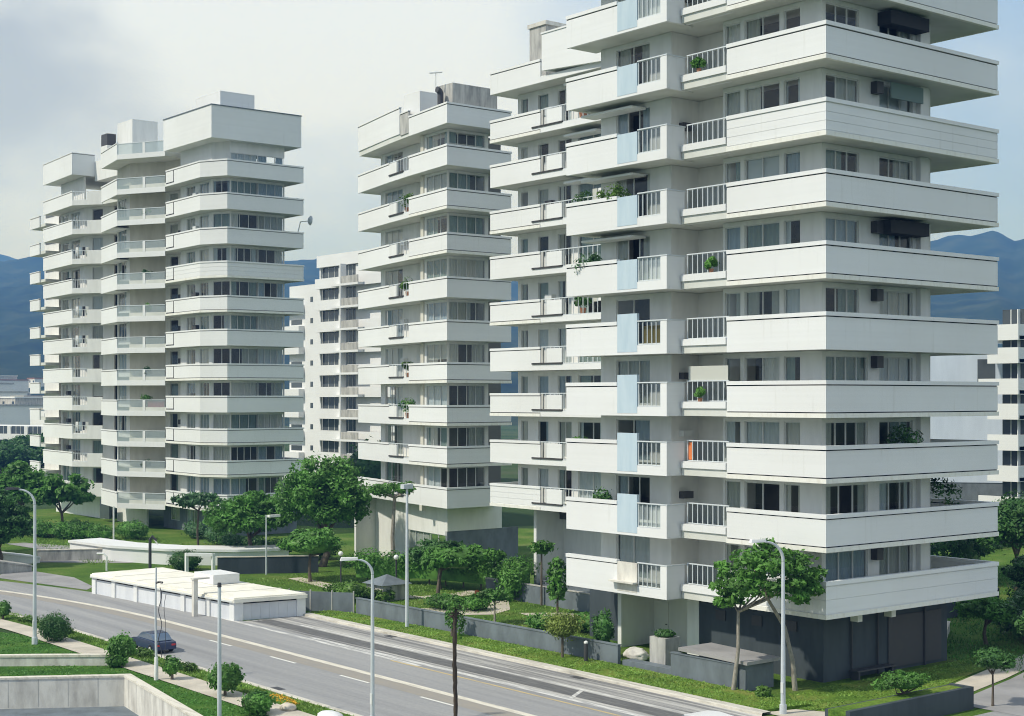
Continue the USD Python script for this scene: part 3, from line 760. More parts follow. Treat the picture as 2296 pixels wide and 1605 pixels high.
    # terrace end of the floor, dark recess behind
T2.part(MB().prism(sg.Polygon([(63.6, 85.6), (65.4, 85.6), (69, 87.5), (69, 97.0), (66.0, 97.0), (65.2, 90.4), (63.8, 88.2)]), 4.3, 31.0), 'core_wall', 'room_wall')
zc = ZMR
T2.parapet([(61.3, 88.3), (60.3, 82.33), (65.85, 82.33), (65.85, 97)], zc, zc - 1.42, lip=False, cop=0.12)
T2.parapet([(63.5, 98.3), (62.0, 91.8), (61.6, 89.9)], 33.1, 31.15, lip=False, cop=0.10)
T2.parapet([(61.58, 89.8), (61.3, 88.32)], 32.6, 31.0, lip=False, cop=0.08, mt='old_concrete')
T2.slab(slabM, zc - 1.40, zc - 1.0)
T2.part(MB().box(61.7, 63.6, 87.5, 89.5, 31.1, 33.9), 'stair_head', 'white_render')
T2.part(MB().box(61.7, 65.6, 83.6, 85.4, 31.1, 33.85), 'water_tank', 'old_concrete')
_a = np.linspace(0, math.pi / 2, 7)
T2.part(MB().tube([(61.25, 84.4, 31.1), (61.25, 84.4, 32.9)] + [(61.25 - 0.3 * (1 - math.cos(x)), 84.4 + 0.0, 33.1 + 0.3 * math.sin(x)) for x in _a], 0.22, 10), 'vent_pipe', 'dark_metal', smooth=40)
T2.part(MB().tube([(61.0, 84.6, 33.3), (61.0, 84.6, 34.6)], 0.025, 6).tube([(60.6, 84.8, 34.55), (61.4, 84.4, 34.65)], 0.05, 6), 'antenna', 'frame_metal')
m = MB()
m.box(62.6, 64.6, 97.2, 97.45, 0, 4.66)
m.box(64.4, 64.6, 92.5, 97.2, 0, 4.66)
m.run(line((62.9, 92.6), (61.7, 84.2))[0], 0, 8.4, 0, 0.2, 2.6, 4.66)
m.run(line((61.7, 84.2), (66.5, 84.2))[0], 0, 4.8, 0, 0.2, 2.9, 4.66)
m.run(line((62.9, 92.6), (61.7, 84.2))[0], 0.0, 2.2, 0, 0.2, 0, 2.6)
T2.part(m, 'ground_wall', 'wall_render')
T2.part(MB().run(line((61.72, 84.25), (68, 84.25))[0], 0, 6.3, 0, 0.2, 0, 2.9), 'ground_wall', 'grey_wall')
T2.windows(line((62.6, 90.4), (61.7, 84.3))[0], 0.1, 6.0, 0.3, 2.6, 5)
T2.part(MB().box(60.95, 61.25, 86.2, 86.5, 4.25, 4.65), 'ceiling_lamp', 'tan_render')

# ---------------------------------------------------------------- left tower
T3 = Tower('apartment_tower', 'left white balcony tower with stepped wings and glazed curved balconies', (61.0, 117.0, 0), 33)
ZL = [3.76, 6.71, 9.48, 12.32, 15.12, 18.11, 21.02, 24.0, 26.93, 29.92, 32.80]
pathLf = [(61.2, 126.8), (60.9, 119.5), (62.2, 117.0), (69.8, 117.0), (69.8, 124)]
pathLm = [(60.0, 138.3), (58.8, 132.0)]
pathLd = [(58.8, 132.0), (61.3, 127.2)]
pathLr = [(60.8, 155.0), (59.9, 145.1)]
pathLrd = [(59.9, 145.1), (61.9, 142.4)]
path4 = [(61.3, 160.0), (61.0, 156.5)]
PLd, LLd = line(*pathLd)
PLrd, LLrd = line(*pathLrd)
slabL = sg.Polygon([(60.9, 154.9), (59.96, 145.1), (61.95, 142.4), (62.2, 138.3), (60.06, 138.3), (58.86, 132.0), (61.3, 127.2), (61.26, 126.8), (60.96, 119.52), (62.24, 117.06), (69.74, 117.06), (69.74, 124), (70, 124), (70, 155)])
WL1, LL1 = line((62.4, 126.3), (62.2, 119.9))
WL2, LL2 = line((62.2, 119.9), (63.2, 118.3))
WL3, LL3 = line((63.2, 118.3), (68.6, 118.3))
WLm, LLm = line((61.6, 138.2), (60.8, 133.6))
WLm2, LLm2 = line((60.8, 133.6), (63.0, 130.6))
WLm3, LLm3 = line((63.0, 130.6), (63.6, 126.6))
WLr, LLr = line((62.2, 153.6), (61.6, 146.2))
WLr2, LLr2 = line((61.6, 146.2), (63.4, 143.0))
P4, L4 = line(*path4)
for k, zc in enumerate(ZL):
    zb, zf = zc - 1.45, zc - 1.05
    last = k == len(ZL) - 1
    T3.parapet(pathLf, zc, zb, lip=(k in (0, 1, 2, 4, 6, 7)), cop=0.13, grooves=(2 if k == 7 else 0))
    zm = zc - 0.35
    T3.parapet(pathLm, zm, zm - 1.5, lip=False, cop=0.12)
    T3.parapet(pathLr, zc, zb, lip=False, cop=0.10)
    T3.slab(slabL, zb + 0.012, zf)
    # door-like panel joint near the left end of the front wing
    Pf, _ = line((61.2, 126.8), (60.9, 119.5))
    p = T3.part(MB().run(Pf, 1.65, 1.78, -0.012, 0.02, zb + 0.2, zc - 0.14), 'panel_joint', 'groove_dark')
    MB().run(Pf, 0.05, 1.78, -0.012, 0.02, zb + 0.2, zb + 0.29).build('panel_joint', 'groove_dark', T3.t, path=p)
    # curved balconies: sill, post, two glass panels, handrail
    m = MB().run(PLd, 0, LLd, 0, 0.14, zm - 1.5, zm - 1.02).run(PLd, LLd * 0.54, LLd * 0.59, -0.01, 0.13, zm - 1.02, zm - 0.06)
    T3.part(m, 'balcony_front', 'white_render')
    for a, b in ((0.01, 0.535), (0.595, 0.99)):
        T3.part(MB().pane(PLd, LLd * a, LLd * b, 0.04, zm - 1.02, zm - 0.06), 'glass_panel', 'balcony_glass')
    T3.part(MB().run(PLd, 0, LLd, 0.0, 0.10, zm - 0.06, zm), 'handrail', 'rail_metal')
    m = MB().run(PLrd, 0, LLrd, 0, 0.14, zb, zb + 0.5).run(PLrd, LLrd * 0.5, LLrd, 0, 0.12, zb + 0.5, zc - 0.1)
    T3.part(m, 'balcony_front', 'wall_render')
    T3.railing(PLrd, 0.02, LLrd * 0.5, zb + 0.5, zc - 0.08, 0.3, sep=False)
    z4 = zc - 1.35
    if k > 0:
        T3.parapet(path4, z4, z4 - 1.2, lip=False, cop=0.08)
        T3.slab(sg.Polygon([(61.36, 159.95), (61.06, 155), (69, 155), (69, 159.95)]), z4 - 1.19, z4 - 0.9)
    if last:
        continue
    top = ZL[k + 1] - 1.45
    hd = top - 0.18
    T3.wall(WL1, 0, LL1, zf, top, [(1.3, 3.1, zf + 0.5, hd), (4.0, 5.9, zf + 0.05, hd)])
    T3.wall(WL2, 0, LL2, zf, top, [(0.15, LL2 - 0.05, zf + 0.4, hd)], 0.15)
    T3.wall(WL3, 0, LL3, zf, top, [(0.05, LL3 - 0.1, zf + 0.4, hd)], 0.15)
    T3.wall(WLm, 0, LLm, zf, top, [(0.3, 3.4, zf + 0.5, hd)])
    T3.wall(WLm3, 0, LLm3, zf, top, [(0.7, 2.0, zf + 0.05, hd)])
    T3.wall(WLr, 0, LLr, zf, top, [(0.4, 2.6, zf + 0.4, hd), (3.4, 6.2, zf + 0.05, hd)])
    T3.wall(WLr2, 0, LLr2, zf, top, [(1.0, 2.3, zf + 0.05, hd)])
    T3.part(MB().run(WLm2, 0, LLm2, 0, 0.2, zf, top), 'pier', 'tan_render')
    T3.windows(WL1, 1.3, 3.1, zf + 0.5, hd, 3)
    T3.windows(WL1, 4.0, 5.9, zf + 0.05, hd, 3)
    T3.windows(WL2, 0.15, LL2 - 0.05, zf + 0.4, hd, 2, inset=0.03)
    T3.windows(WL3, 0.05, LL3 * 0.5 - 0.03, zf + 0.4, hd, 3 + k % 2, inset=0.03)
    T3.windows(WL3, LL3 * 0.5 + 0.03, LL3 - 0.1, zf + 0.4, hd, 3 + (k + 1) % 2, inset=0.03)
    T3.windows(WLm, 0.3, 3.4, zf + 0.5, hd, 3)
    T3.windows(WLm3, 0.7, 2.0, zf + 0.05, hd, 1)
    T3.windows(WLr, 0.4, 2.6, zf + 0.4, hd, 2)
    T3.windows(WLr, 3.4, 6.2, zf + 0.05, hd, 3)
    T3.windows(WLr2, 1.0, 2.3, zf + 0.05, hd, 1)
    if k not in (1, 9):
        T3.part(MB().run(WLm, -0.4, 4.2, -1.5, -0.02, top - 0.36, top - 0.28), 'canopy', 'white_render')
    if k in (2, 4, 5, 6, 8):
        T3.part(MB().run(WLm3, 2.5, 3.2, -0.35, 0.0, zf + 1.25, zf + 1.7), 'air_conditioner', 'dark_metal')
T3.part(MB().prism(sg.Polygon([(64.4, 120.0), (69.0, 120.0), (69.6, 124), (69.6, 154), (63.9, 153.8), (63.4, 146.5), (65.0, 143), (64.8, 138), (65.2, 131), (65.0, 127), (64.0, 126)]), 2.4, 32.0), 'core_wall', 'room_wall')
T3.part(MB().box(62.6, 68.5, 155.2, 159.2, 1.0, 32.5), 'end_wall', 'wall_render')
for k in range(1, 11):
    T3.part(MB().run(line((62.58, 158.8), (62.58, 156.4))[0], 0, 2.4, -0.015, 0.01, ZL[k] - 1.3, ZL[k] - 0.1), 'window', 'dark_glass')
# roofs
T3.part(MB().prism(sg.Polygon([(61.0, 126.9), (60.9, 117.4), (69.8, 117.4), (69.8, 126.9)]), 34.55, 37.35), 'roof_block', 'white_render')
T3.part(MB().prism(sg.Polygon([(60.95, 126.95), (60.85, 117.35), (69.85, 117.35), (69.85, 126.95)]), 37.352, 37.44), 'roof_coping', 'grey_wall')
MBroof = MB().prism(sg.Polygon([(62.6, 126.2), (62.4, 118.6), (68.6, 118.6), (68.6, 126.2)]), 31.6, 34.55)
T3.part(MB().run(WL1, 0, LL1, 0, 0.15, 31.76, 34.55).run(WL2, 0, LL2, 0, 0.15, 31.76, 34.55).run(WL3, 0, LL3, 0, 0.15, 33.6, 34.55), 'wall', 'wall_render')
T3.windows(WL3, 0.05, LL3 * 0.5, 32.0, 33.6, 4, inset=0.03)
T3.windows(WL3, LL3 * 0.5, LL3 - 0.1, 32.0, 33.6, 3, inset=0.03)
T3.part(MB().box(63.0, 66.4, 119.8, 124.5, 37.4, 39.2), 'roof_box', 'white_render')
T3.parapet(pathLm, 35.75, 34.2, lip=False, cop=0.08)
T3.part(MB().run(PLd, 0, LLd, 0, 0.14, 34.2, 34.65), 'balcony_front', 'white_render')
for a, b in ((0.01, 0.53), (0.59, 0.99)):
    T3.part(MB().pane(PLd, LLd * a, LLd * b, 0.04, 34.66, 35.6), 'glass_panel', 'balcony_glass')
T3.part(MB().run(PLd, LLd * 0.535, LLd * 0.585, 0.0, 0.1, 34.65, 35.6), 'post', 'white_render')
T3.part(MB().run(PLd, 0, LLd, 0, 0.1, 35.6, 35.66), 'handrail', 'rail_metal')
T3.slab(sg.Polygon([(60.06, 138.3), (58.86, 132.0), (61.3, 127.2), (68, 127.2), (68, 138.3)]), 34.22, 34.6)
T3.part(MB().run(WLm, 0, LLm, 0, 0.2, 31.8, 34.22).run(WLm2, 0, LLm2, 0, 0.2, 31.8, 34.22).run(WLm3, 0, LLm3, 0, 0.2, 31.8, 34.22), 'wall', 'tan_render')
T3.part(MB().box(61.6, 64.2, 134.8, 138.2, 34.6, 38.7), 'stair_head', 'wall_render')
T3.part(MB().box(60.6, 61.5, 138.3, 139.7, 36.6, 37.7), 'air_conditioner', 'dark_metal')
T3.part(MB().box(60.6, 61.6, 138.3, 139.8, 34.6, 36.58), 'plinth', 'wall_render')
T3.parapet([(60.8, 155.0), (60.0, 145.4), (62.4, 145.4)], 36.7, 34.5, lip=False, cop=0.07)
T3.slab(sg.Polygon([(60.86, 154.9), (60.06, 145.46), (68, 145.46), (68, 154.9)]), 34.52, 34.9)
T3.part(MB().run(WLr, 0, LLr, 0, 0.2, 31.8, 34.5), 'wall', 'wall_render')
T3.part(MB().box(62.4, 66, 140, 145.4, 34.0, 36.0), 'roof_block', 'wall_render')
# ground storey
m = MB()
m.run(line((62.6, 140.5), (62.0, 132.5))[0], 0, 8.0, 0, 0.2, 0, 2.32)
m.run(line((62.6, 156), (62.6, 143.5))[0], 0, 12.5, 0, 0.2, 0, 2.32)
T3.part(m, 'ground_wall', 'wall_render')
Pg = line((63.0, 131), (62.6, 120.2))[0]
T3.wall(Pg, 0, 10.8, 0, 2.32, [(1.5, 3.6, 0.8, 2.0), (5.0, 7.4, 0.1, 2.0)], 0.2, 'ground_wall', 'grey_wall')
T3.windows(Pg, 1.5, 3.6, 0.8, 2.0, 2)
T3.windows(Pg, 5.0, 7.4, 0.1, 2.0, 3)
T3.part(MB().run(line((62.6, 120.0), (63.4, 118.2))[0], 0, 1.97, 0, 0.2, 0, 2.32).run(line((63.4, 118.2), (69.8, 118.2))[0], 0, 6.4, 0, 0.2, 0, 2.32), 'ground_wall', 'grey_wall')
T3.part(MB().box(61.2, 61.35, 139.2, 141.4, 0.3, 2.2), 'ground_window', 'dark_glass')

# base fittings of the near tower
for v in (52.4, 54.2, 57.6):
    T1.part(MB().tube([(v, 41.86, 0.0), (v, 41.86, 2.9)], 0.05, 8), 'downpipe', 'dark_metal')
for u in (47.6, 45.4, 43.4):
    T1.part(MB().box(50.56, 50.60, u, u + 0.6, 2.0, 2.45), 'vent_grille', 'dark_metal')
T1.part(MB().box(52.0, 54.6, 41.2, 41.7, 0.38, 0.44).box(52.1, 52.2, 41.25, 41.65, 0, 0.38).box(54.4, 54.5, 41.25, 41.65, 0, 0.38), 'bench', 'dark_metal')
# units and blinds that differ from storey to storey
q = np.random.default_rng(401)
for k, zc in enumerate(ZC[:-1]):
    if q.random() < 0.5:
        T1.part(MB().run(WC1, 3.05, 3.7, -0.34, -0.001, zc - 0.1, zc + 0.35), 'air_conditioner', ['frame_metal', 'dark_metal'][int(q.integers(2))])
    if q.random() < 0.4:
        T1.part(MB().hexa([(59.62, 68.9, zc + 1.05), (59.62, 66.3, zc + 1.05), (60.29, 66.3, zc + 1.35), (60.29, 68.9, zc + 1.35), (59.62, 68.9, zc + 1.08), (59.62, 66.3, zc + 1.08), (60.29, 66.3, zc + 1.38), (60.29, 68.9, zc + 1.38)]), 'awning', ['curtain_0', 'tan_render', 'curtain_3'][int(q.integers(3))])
for k, zc in enumerate(ZA[:-1]):
    if q.random() < 0.55:
        T1.part(MB().run(WB2, 0.5, 1.15, -0.32, -0.001, zc - 0.1 + 0.3 * q.random(), zc + 0.45), 'air_conditioner', ['frame_metal', 'dark_metal'][int(q.integers(2))])
    if q.random() < 0.5:
        T1.part(MB().run(WA2, 2.75, 3.25, -0.3, -0.001, zc - 0.7, zc - 0.3), 'air_conditioner', 'frame_metal')
for k, zc in enumerate(ZL[:-1]):
    if q.random() < 0.5:
        T3.part(MB().run(WL1, 3.25, 3.9, -0.34, -0.001, zc + 0.1, zc + 0.5), 'air_conditioner', ['frame_metal', 'dark_metal'][int(q.integers(2))])
    if q.random() < 0.45:
        T3.part(MB().run(WLr, 2.7, 3.3, -0.34, -0.001, zc + 0.1, zc + 0.5), 'air_conditioner', 'dark_metal')
for k, zc in enumerate(ZM[:-1]):
    if q.random() < 0.5:
        T2.part(MB().run(WM3, 4.2, 4.8, -0.34, -0.001, zc + 0.1, zc + 0.5), 'air_conditioner', 'frame_metal')

# things on balconies
def tagmesh(m, name, mt, label, cat, **k):
    return m.build(name, mt, label=label, cat=cat, **k)


d = Thing('satellite_dish', 'grey satellite dish on an arm at the right end of the left tower', 'satellite dish', (69.9, 117.6, 27.4))
_c = trimesh.creation.icosphere(3, 0.55)
_c = _c.slice_plane([0, 0, -0.33], [0, 0, -1])
_c.apply_translation((0, 0, 0.38))
_c.apply_transform(trimesh.transformations.rotation_matrix(math.radians(95), (0.3, 1, 0.2)))
_c.apply_translation((70.7, 117.4, 28.1))
MB().tm(_c).build('dish', 'pole_paint', d, smooth=True)
MB().tube([(69.7, 117.8, 27.0), (69.9, 117.7, 27.95), (70.65, 117.4, 28.05)], 0.05, 8).build('arm', 'frame_metal', d)

rng = np.random.default_rng(5)
# ---------------------------------------------------------------- plants
def leaves(rng, clumps, n, size, flatten=0.0, droop=0.0):
    """leaf-sized faces spread through the shells of ellipsoid clumps [(centre, radii)]"""
    V, F = [], []
    tot = 0
    for c, r in clumps:
        d = rng.normal(size=(n, 3))
        d /= np.linalg.norm(d, axis=1, keepdims=True)
        rad = 1 - 0.35 * rng.random(n) ** 2 + np.where(rng.random(n) < 0.16, 0.38 * rng.random(n), 0.0)
        p = np.array(c) + d * np.array(r) * rad[:, None]
        nn = d / np.array(r) * np.min(r) + 0.55 * rng.normal(size=(n, 3)) + [0, 0, 0.35]
        nn /= np.linalg.norm(nn, axis=1, keepdims=True)
        a = np.cross(nn, rng.normal(size=(n, 3)))
        a /= np.linalg.norm(a, axis=1, keepdims=True) + 1e-9
        b = np.cross(nn, a)
        s = size * (0.6 + 0.8 * rng.random((n, 1)))
        a, b = a * s, b * s * 0.5
        mid = nn * s * 0.12
        q = np.stack([p - a, p - b - mid, p + a, p + b - mid], 1).reshape(-1, 3)
        k = tot + np.arange(n) * 4
        V.append(q)
        F.append(np.vstack([np.stack([k, k + 1, k + 2], 1), np.stack([k, k + 2, k + 3], 1)]))
        tot += 4 * n
    return np.vstack(V), np.vstack(F)


def ellipsoid_clumps(rng, c, R, K, r, squash=0.8, low=-0.4):
    out = []
    while len(out) < K:
        d = rng.normal(size=3)
        d /= np.linalg.norm(d)
        if d[2] < low:
            continue
        rr = r * (0.5 + 1.0 * rng.random() ** 1.5)
        f = (0.5 + 0.56 * rng.random())
        out.append((np.array(c) + d * (np.array(R) - rr * 0.6) * f, (rr, rr, rr * squash)))
    return out


def blob(c, R, rng, seed=0, amp=0.12, sub=3):
    s = trimesh.creation.icosphere(sub)
    v = s.vertices * (1 + amp * (meshkit.fbm(s.vertices * 2.2 + seed, 3, seed) - 0.5) * 2)[:, None]
    return v * np.array(R) + np.array(c), s.faces


def tree(name, label, at, h, crown_c, crown_R, K, r, n, leaf, lm, trunk_r=0.15, bark='trunk_bark', seed=1, squash=0.75, group=None, cat='tree', lean=(0, 0), low=-0.4, limbs=5, core=0.0):
    g = np.random.default_rng(seed)
    t = Thing(name, label, cat, at, group)
    at = np.array(at, float)
    cc = at + np.array(crown_c)
    cl = ellipsoid_clumps(g, cc, crown_R, K, r, squash, low)
    m = MB()
    fork = at + np.array([lean[0], lean[1], max(0.3, crown_c[2] - crown_R[2] * 0.75)])
    mid = (at + fork) / 2 + np.append(g.normal(size=2) * trunk_r * 0.8, 0)
    m.tube([at - [0, 0, 0.1], at + [0, 0, 0.12], mid, fork], [trunk_r * 1.5, trunk_r * 1.1, trunk_r * 0.85, trunk_r * 0.7], 8)
    for i in range(limbs):
        e = cl[int(g.integers(len(cl)))][0]
        md = (fork * 0.55 + e * 0.45) + g.normal(size=3) * 0.08 + [0, 0, -0.1]
        m.tube([fork - [0, 0, 0.1], md, e], [trunk_r * 0.6, trunk_r * 0.38, trunk_r * 0.15], 6)
    m.build('trunk', bark, t, smooth=True)
    m = MB()
    m.add(*leaves(g, cl, n, leaf))
    if core:
        v, f = blob(cc, np.array(crown_R) * core, g, seed)
        m.add(v, f)
    m.build('crown', lm, t)
    return t


def bush(name, label, at, R, n, leaf, lm, seed=1, zc=None, K=14, cat='bush', group=None, stem=True, core=0.72, amp=0.1):
    g = np.random.default_rng(seed)
    t = Thing(name, label, cat, at, group)
    c = np.array(at, float) + [0, 0, zc if zc is not None else R[2] * 0.92]
    v, f = blob(c, np.array(R) * core, g, seed)
    amp = max(amp, 0.03) * (1.0 if cat == 'bush' and amp < 0.05 else 1.9)
    cl = [(c, np.array(R) * (1 - amp))] + ellipsoid_clumps(g, c, np.array(R), K, min(R) * 0.36, 1.0, -0.8)
    w = [n] + [max(8, int(n * 0.45 / K))] * K
    m = MB().add(v, f)
    for (cc, rr), k in zip(cl, w):
        m.add(*leaves(g, [(cc, rr)], k, leaf))
    m.build('foliage', lm, t)
    if stem:
        MB().tube([np.array(at) - [0, 0, 0.1], c], [0.07, 0.05], 6).build('stem', 'trunk_bark', t)
    return t


# big trees between the towers
tree('shade_tree', 'large dense green tree in front of the gap between the left and middle towers', (57.2, 93.2, 0), 7.7, (0, 0, 4.6), (3.5, 3.7, 3.3), 120, 0.74, 160, 0.155, 'leaf_mid', 0.28, seed=3, low=-0.45, core=0.35)
tree('shade_tree', 'sprawling green tree before the foot of the left tower, left of the large dense tree', (55.0, 100.0, 0), 5.2, (0, 0, 3.3), (3.4, 3.2, 2.0), 84, 0.62, 120, 0.16, 'leaf_mid', 0.2, seed=4, squash=0.6, low=-0.6, core=0.45)
tree('shade_tree', 'thin grey-green tree against the lower balcony of the left tower', (54.4, 107.0, 0), 5.4, (0, 0, 4.1), (2.2, 2.6, 0.9), 18, 0.65, 110, 0.16, 'leaf_grey', 0.1, seed=6, squash=0.55)
tree('garden_tree', 'leafy tree with spiky dark foliage at the left end of the left tower', (53.2, 131.3, 0), 5.6, (0, 0, 3.5), (2.6, 2.6, 2.2), 30, 0.8, 120, 0.26, 'leaf_mid', 0.16, seed=8, squash=0.7, core=0.3)
tree('round_tree', 'wide flat-topped clipped tree in the garden right of the low garage roof', (51.8, 86.0, 0), 3.5, (0.2, 0.3, 2.55), (2.3, 2.5, 1.0), 44, 0.6, 150, 0.14, 'leaf_mid', 0.12, seed=9, squash=0.6, low=-0.35, core=0.7)
tree('round_tree', 'clipped tree on a crooked dark trunk with a long flat crown like a hedge', (52.9, 73.2, 0), 3.1, (1.5, -0.3, 2.5), (3.0, 1.6, 0.8), 46, 0.5, 150, 0.13, 'leaf_mid', 0.12, seed=10, squash=0.7, low=-0.3, lean=(0.35, 0.1), core=0.75)
tree('round_tree', 'dark green clipped tree behind the long flat-crowned tree, below the middle tower', (56.2, 77.5, 0), 3.2, (0, 0, 2.2), (2.0, 2.3, 1.0), 36, 0.5, 130, 0.14, 'leaf_dark', 0.12, seed=12, squash=0.7, low=-0.4, core=0.7)
tree('umbrella_tree', 'small umbrella-shaped tree on a pale trunk behind the grey boundary wall', (49.9, 63.8, 0), 1.95, (0, 0, 1.55), (0.95, 0.95, 0.42), 16, 0.3, 110, 0.10, 'leaf_mid', 0.06, 'pale_bark', seed=13, squash=0.6, core=0.5)
tree('umbrella_tree', 'small umbrella-shaped tree above the dark planter wall at the lower right', (47.9, 35.8, 0), 1.75, (0, 0, 1.25), (1.05, 1.05, 0.46), 20, 0.3, 120, 0.08, 'leaf_mid', 0.07, seed=14, squash=0.6, core=0.55)
tree('umbrella_tree', 'small round tree on a thin trunk beside the drive at the right edge', (52.0, 34.6, 0), 2.2, (0.1, 0.1, 1.75), (0.9, 0.9, 0.55), 20, 0.3, 120, 0.08, 'leaf_dark', 0.05, seed=15, squash=0.65, core=0.5)
tree('palm_like_tree', 'slender tall tree with a flat parasol crown before the middle tower', (56.9, 83.6, 0), 6.7, (-0.3, 0, 6.0), (1.9, 1.6, 0.55), 16, 0.5, 120, 0.13, 'leaf_mid', 0.16, 'pale_bark', seed=16, squash=0.5)
# the big-leaved tree in front of the near tower has two trunks
t = tree('street_tree', 'broad-leaved tree with layered crown beside the lamp post before the near tower', (46.05, 42.9, 0), 6.4, (1.3, -0.8, 4.65), (2.75, 2.2, 1.65), 74, 0.5, 95, 0.13, 'leaf_mid', 0.09, 'pale_bark', seed=17, squash=0.5, low=-0.7, lean=(0.2, -0.1), limbs=9)
m = MB().tube([(48.4, 41.6, -0.1), (48.35, 41.7, 1.2), (48.1, 41.9, 2.6), (47.4, 42.2, 3.8), (47.1, 42.3, 4.6)], [0.12, 0.09, 0.08, 0.07, 0.05], 8)
m.build('trunk', 'pale_bark', t, smooth=True)
# right hand background trees
for i, (a, b, h, R, s, lb) in enumerate([
        (88.0, 66.0, 4.5, 3.2, 31, 'tall dark tree at the right edge above the lawn, farthest back'),
        (80.5, 60.5, 3.4, 2.4, 32, 'dark round tree at the right edge behind the small garden lawn'),
        (72.5, 52.0, 3.0, 2.2, 33, 'round garden tree right of the near tower, by the grey wall'),
        (60.2, 37.2, 3.0, 1.5, 34, 'leafy tree over the drive, cut by the right edge of the photo'),
        (64.5, 43.3, 2.6, 1.4, 35, 'dark tree beside the drive, between the near tower and the right edge')]):
    tree('garden_tree', lb, (a, b, 0), h, (0, 0, h * 0.68), (R, R, h * 0.34), 34, R * 0.33, 150, 0.12 + 0.01 * R, ['leaf_mid', 'leaf_dark'][i % 2], 0.1, seed=s, squash=0.65, core=0.55, low=-0.5)
# bushes of the near verge
bush('ball_bush', 'clipped dark ball bush beside the foot of the tall lamp post at left', (29.25, 73.0, 0), (0.80, 0.80, 0.76), 2600, 0.05, 'leaf_dark', 41, amp=0.02, K=10)
bush('round_bush', 'round light-topped bush at the corner of the lawn wall', (29.0, 64.6, 0), (0.75, 0.75, 0.66), 1500, 0.075, 'leaf_mid', 42, zc=0.85)
bush('ground_bush', 'low spreading green bush at the foot of the round bush by the lawn wall', (28.6, 64.3, 0), (0.55, 0.5, 0.35), 500, 0.08, 'leaf_mid', 43)
bush('round_bush', 'round bush right of the straight pole without an arm', (29.3, 55.3, 0), (0.82, 0.80, 0.62), 1500, 0.075, 'leaf_mid', 44, zc=0.78)
bush('round_bush', 'bush cut by the bottom edge, right of the lawn', (28.6, 51.4, 0), (0.70, 0.75, 0.52), 1300, 0.07, 'leaf_mid', 45)
bush('small_shrub', 'small loose shrub between the wired pole and the straight pole', (29.2, 59.9, 0), (0.42, 0.42, 0.45), 420, 0.085, 'leaf_light', 46, zc=0.62)
bush('small_shrub', 'small light green shrub at the left edge beside the footpath', (29.9, 82.0, 0), (0.5, 0.5, 0.5), 420, 0.08, 'leaf_light', 47, zc=0.6)
for i, (a, b, s) in enumerate([(30.8, 66.2, .55), (30.7, 61.5, .5), (30.8, 58.2, .42), (30.7, 77.5, .5), (30.6, 80.0, .5), (30.6, 75.0, .4)]):
    bush('flower_tuft', ['weedy tuft before the dark blue car', 'yellow-green weeds by the kerb beyond the small shrub', 'low yellow-green weeds by the kerb, nearest of the tufts', 'weedy tuft by the kerb behind the ball bush', 'weedy tuft by the kerb nearest the left edge', 'low weeds right of the ball bush'][i], (a, b, 0.0), (s, s * 1.5, 0.22), 260, 0.07, 'leaf_yellow', 50 + i, stem=False, core=0.4, cat='weeds')
bush('square_bush', 'dark square-clipped bush behind the low garage roof', (48.4, 97.3, 0), (1.1, 1.1, 0.75), 1500, 0.08, 'leaf_dark', 60, amp=0.03, core=0.85)
bush('red_bush', 'reddish-orange and green bush over the grey boundary wall', (45.6, 53.2, 0), (1.15, 1.3, 0.85), 1500, 0.07, 'leaf_red', 61, zc=1.6, core=0.35, K=26, amp=0.2)
bush('dark_bush', 'dark green bush right of the reddish bush, behind the boundary wall', (47.4, 52.4, 0), (0.55, 0.6, 1.0), 700, 0.10, 'leaf_dark', 62, zc=1.3)
bush('entrance_bush', 'tall spiky plant by the entrance steps of the near tower\'s left wing', (55.0, 64.6, 0), (0.7, 0.7, 1.5), 420, 0.16, 'leaf_mid', 63, zc=2.0, core=0.2)
bush('parasol_plant', 'plant with flat parasol leaves before the entrance recess', (56.5, 67.8, 0), (0.8, 0.7, 0.4), 420, 0.14, 'leaf_mid', 64, zc=3.4, core=0.6)
bush('hedge', 'feathery green bushes in front of the grey wall of the left wing entrance', (56.4, 70.5, 0), (1.0, 1.2, 1.3), 900, 0.11, 'leaf_mid', 65, zc=1.2, core=0.5)
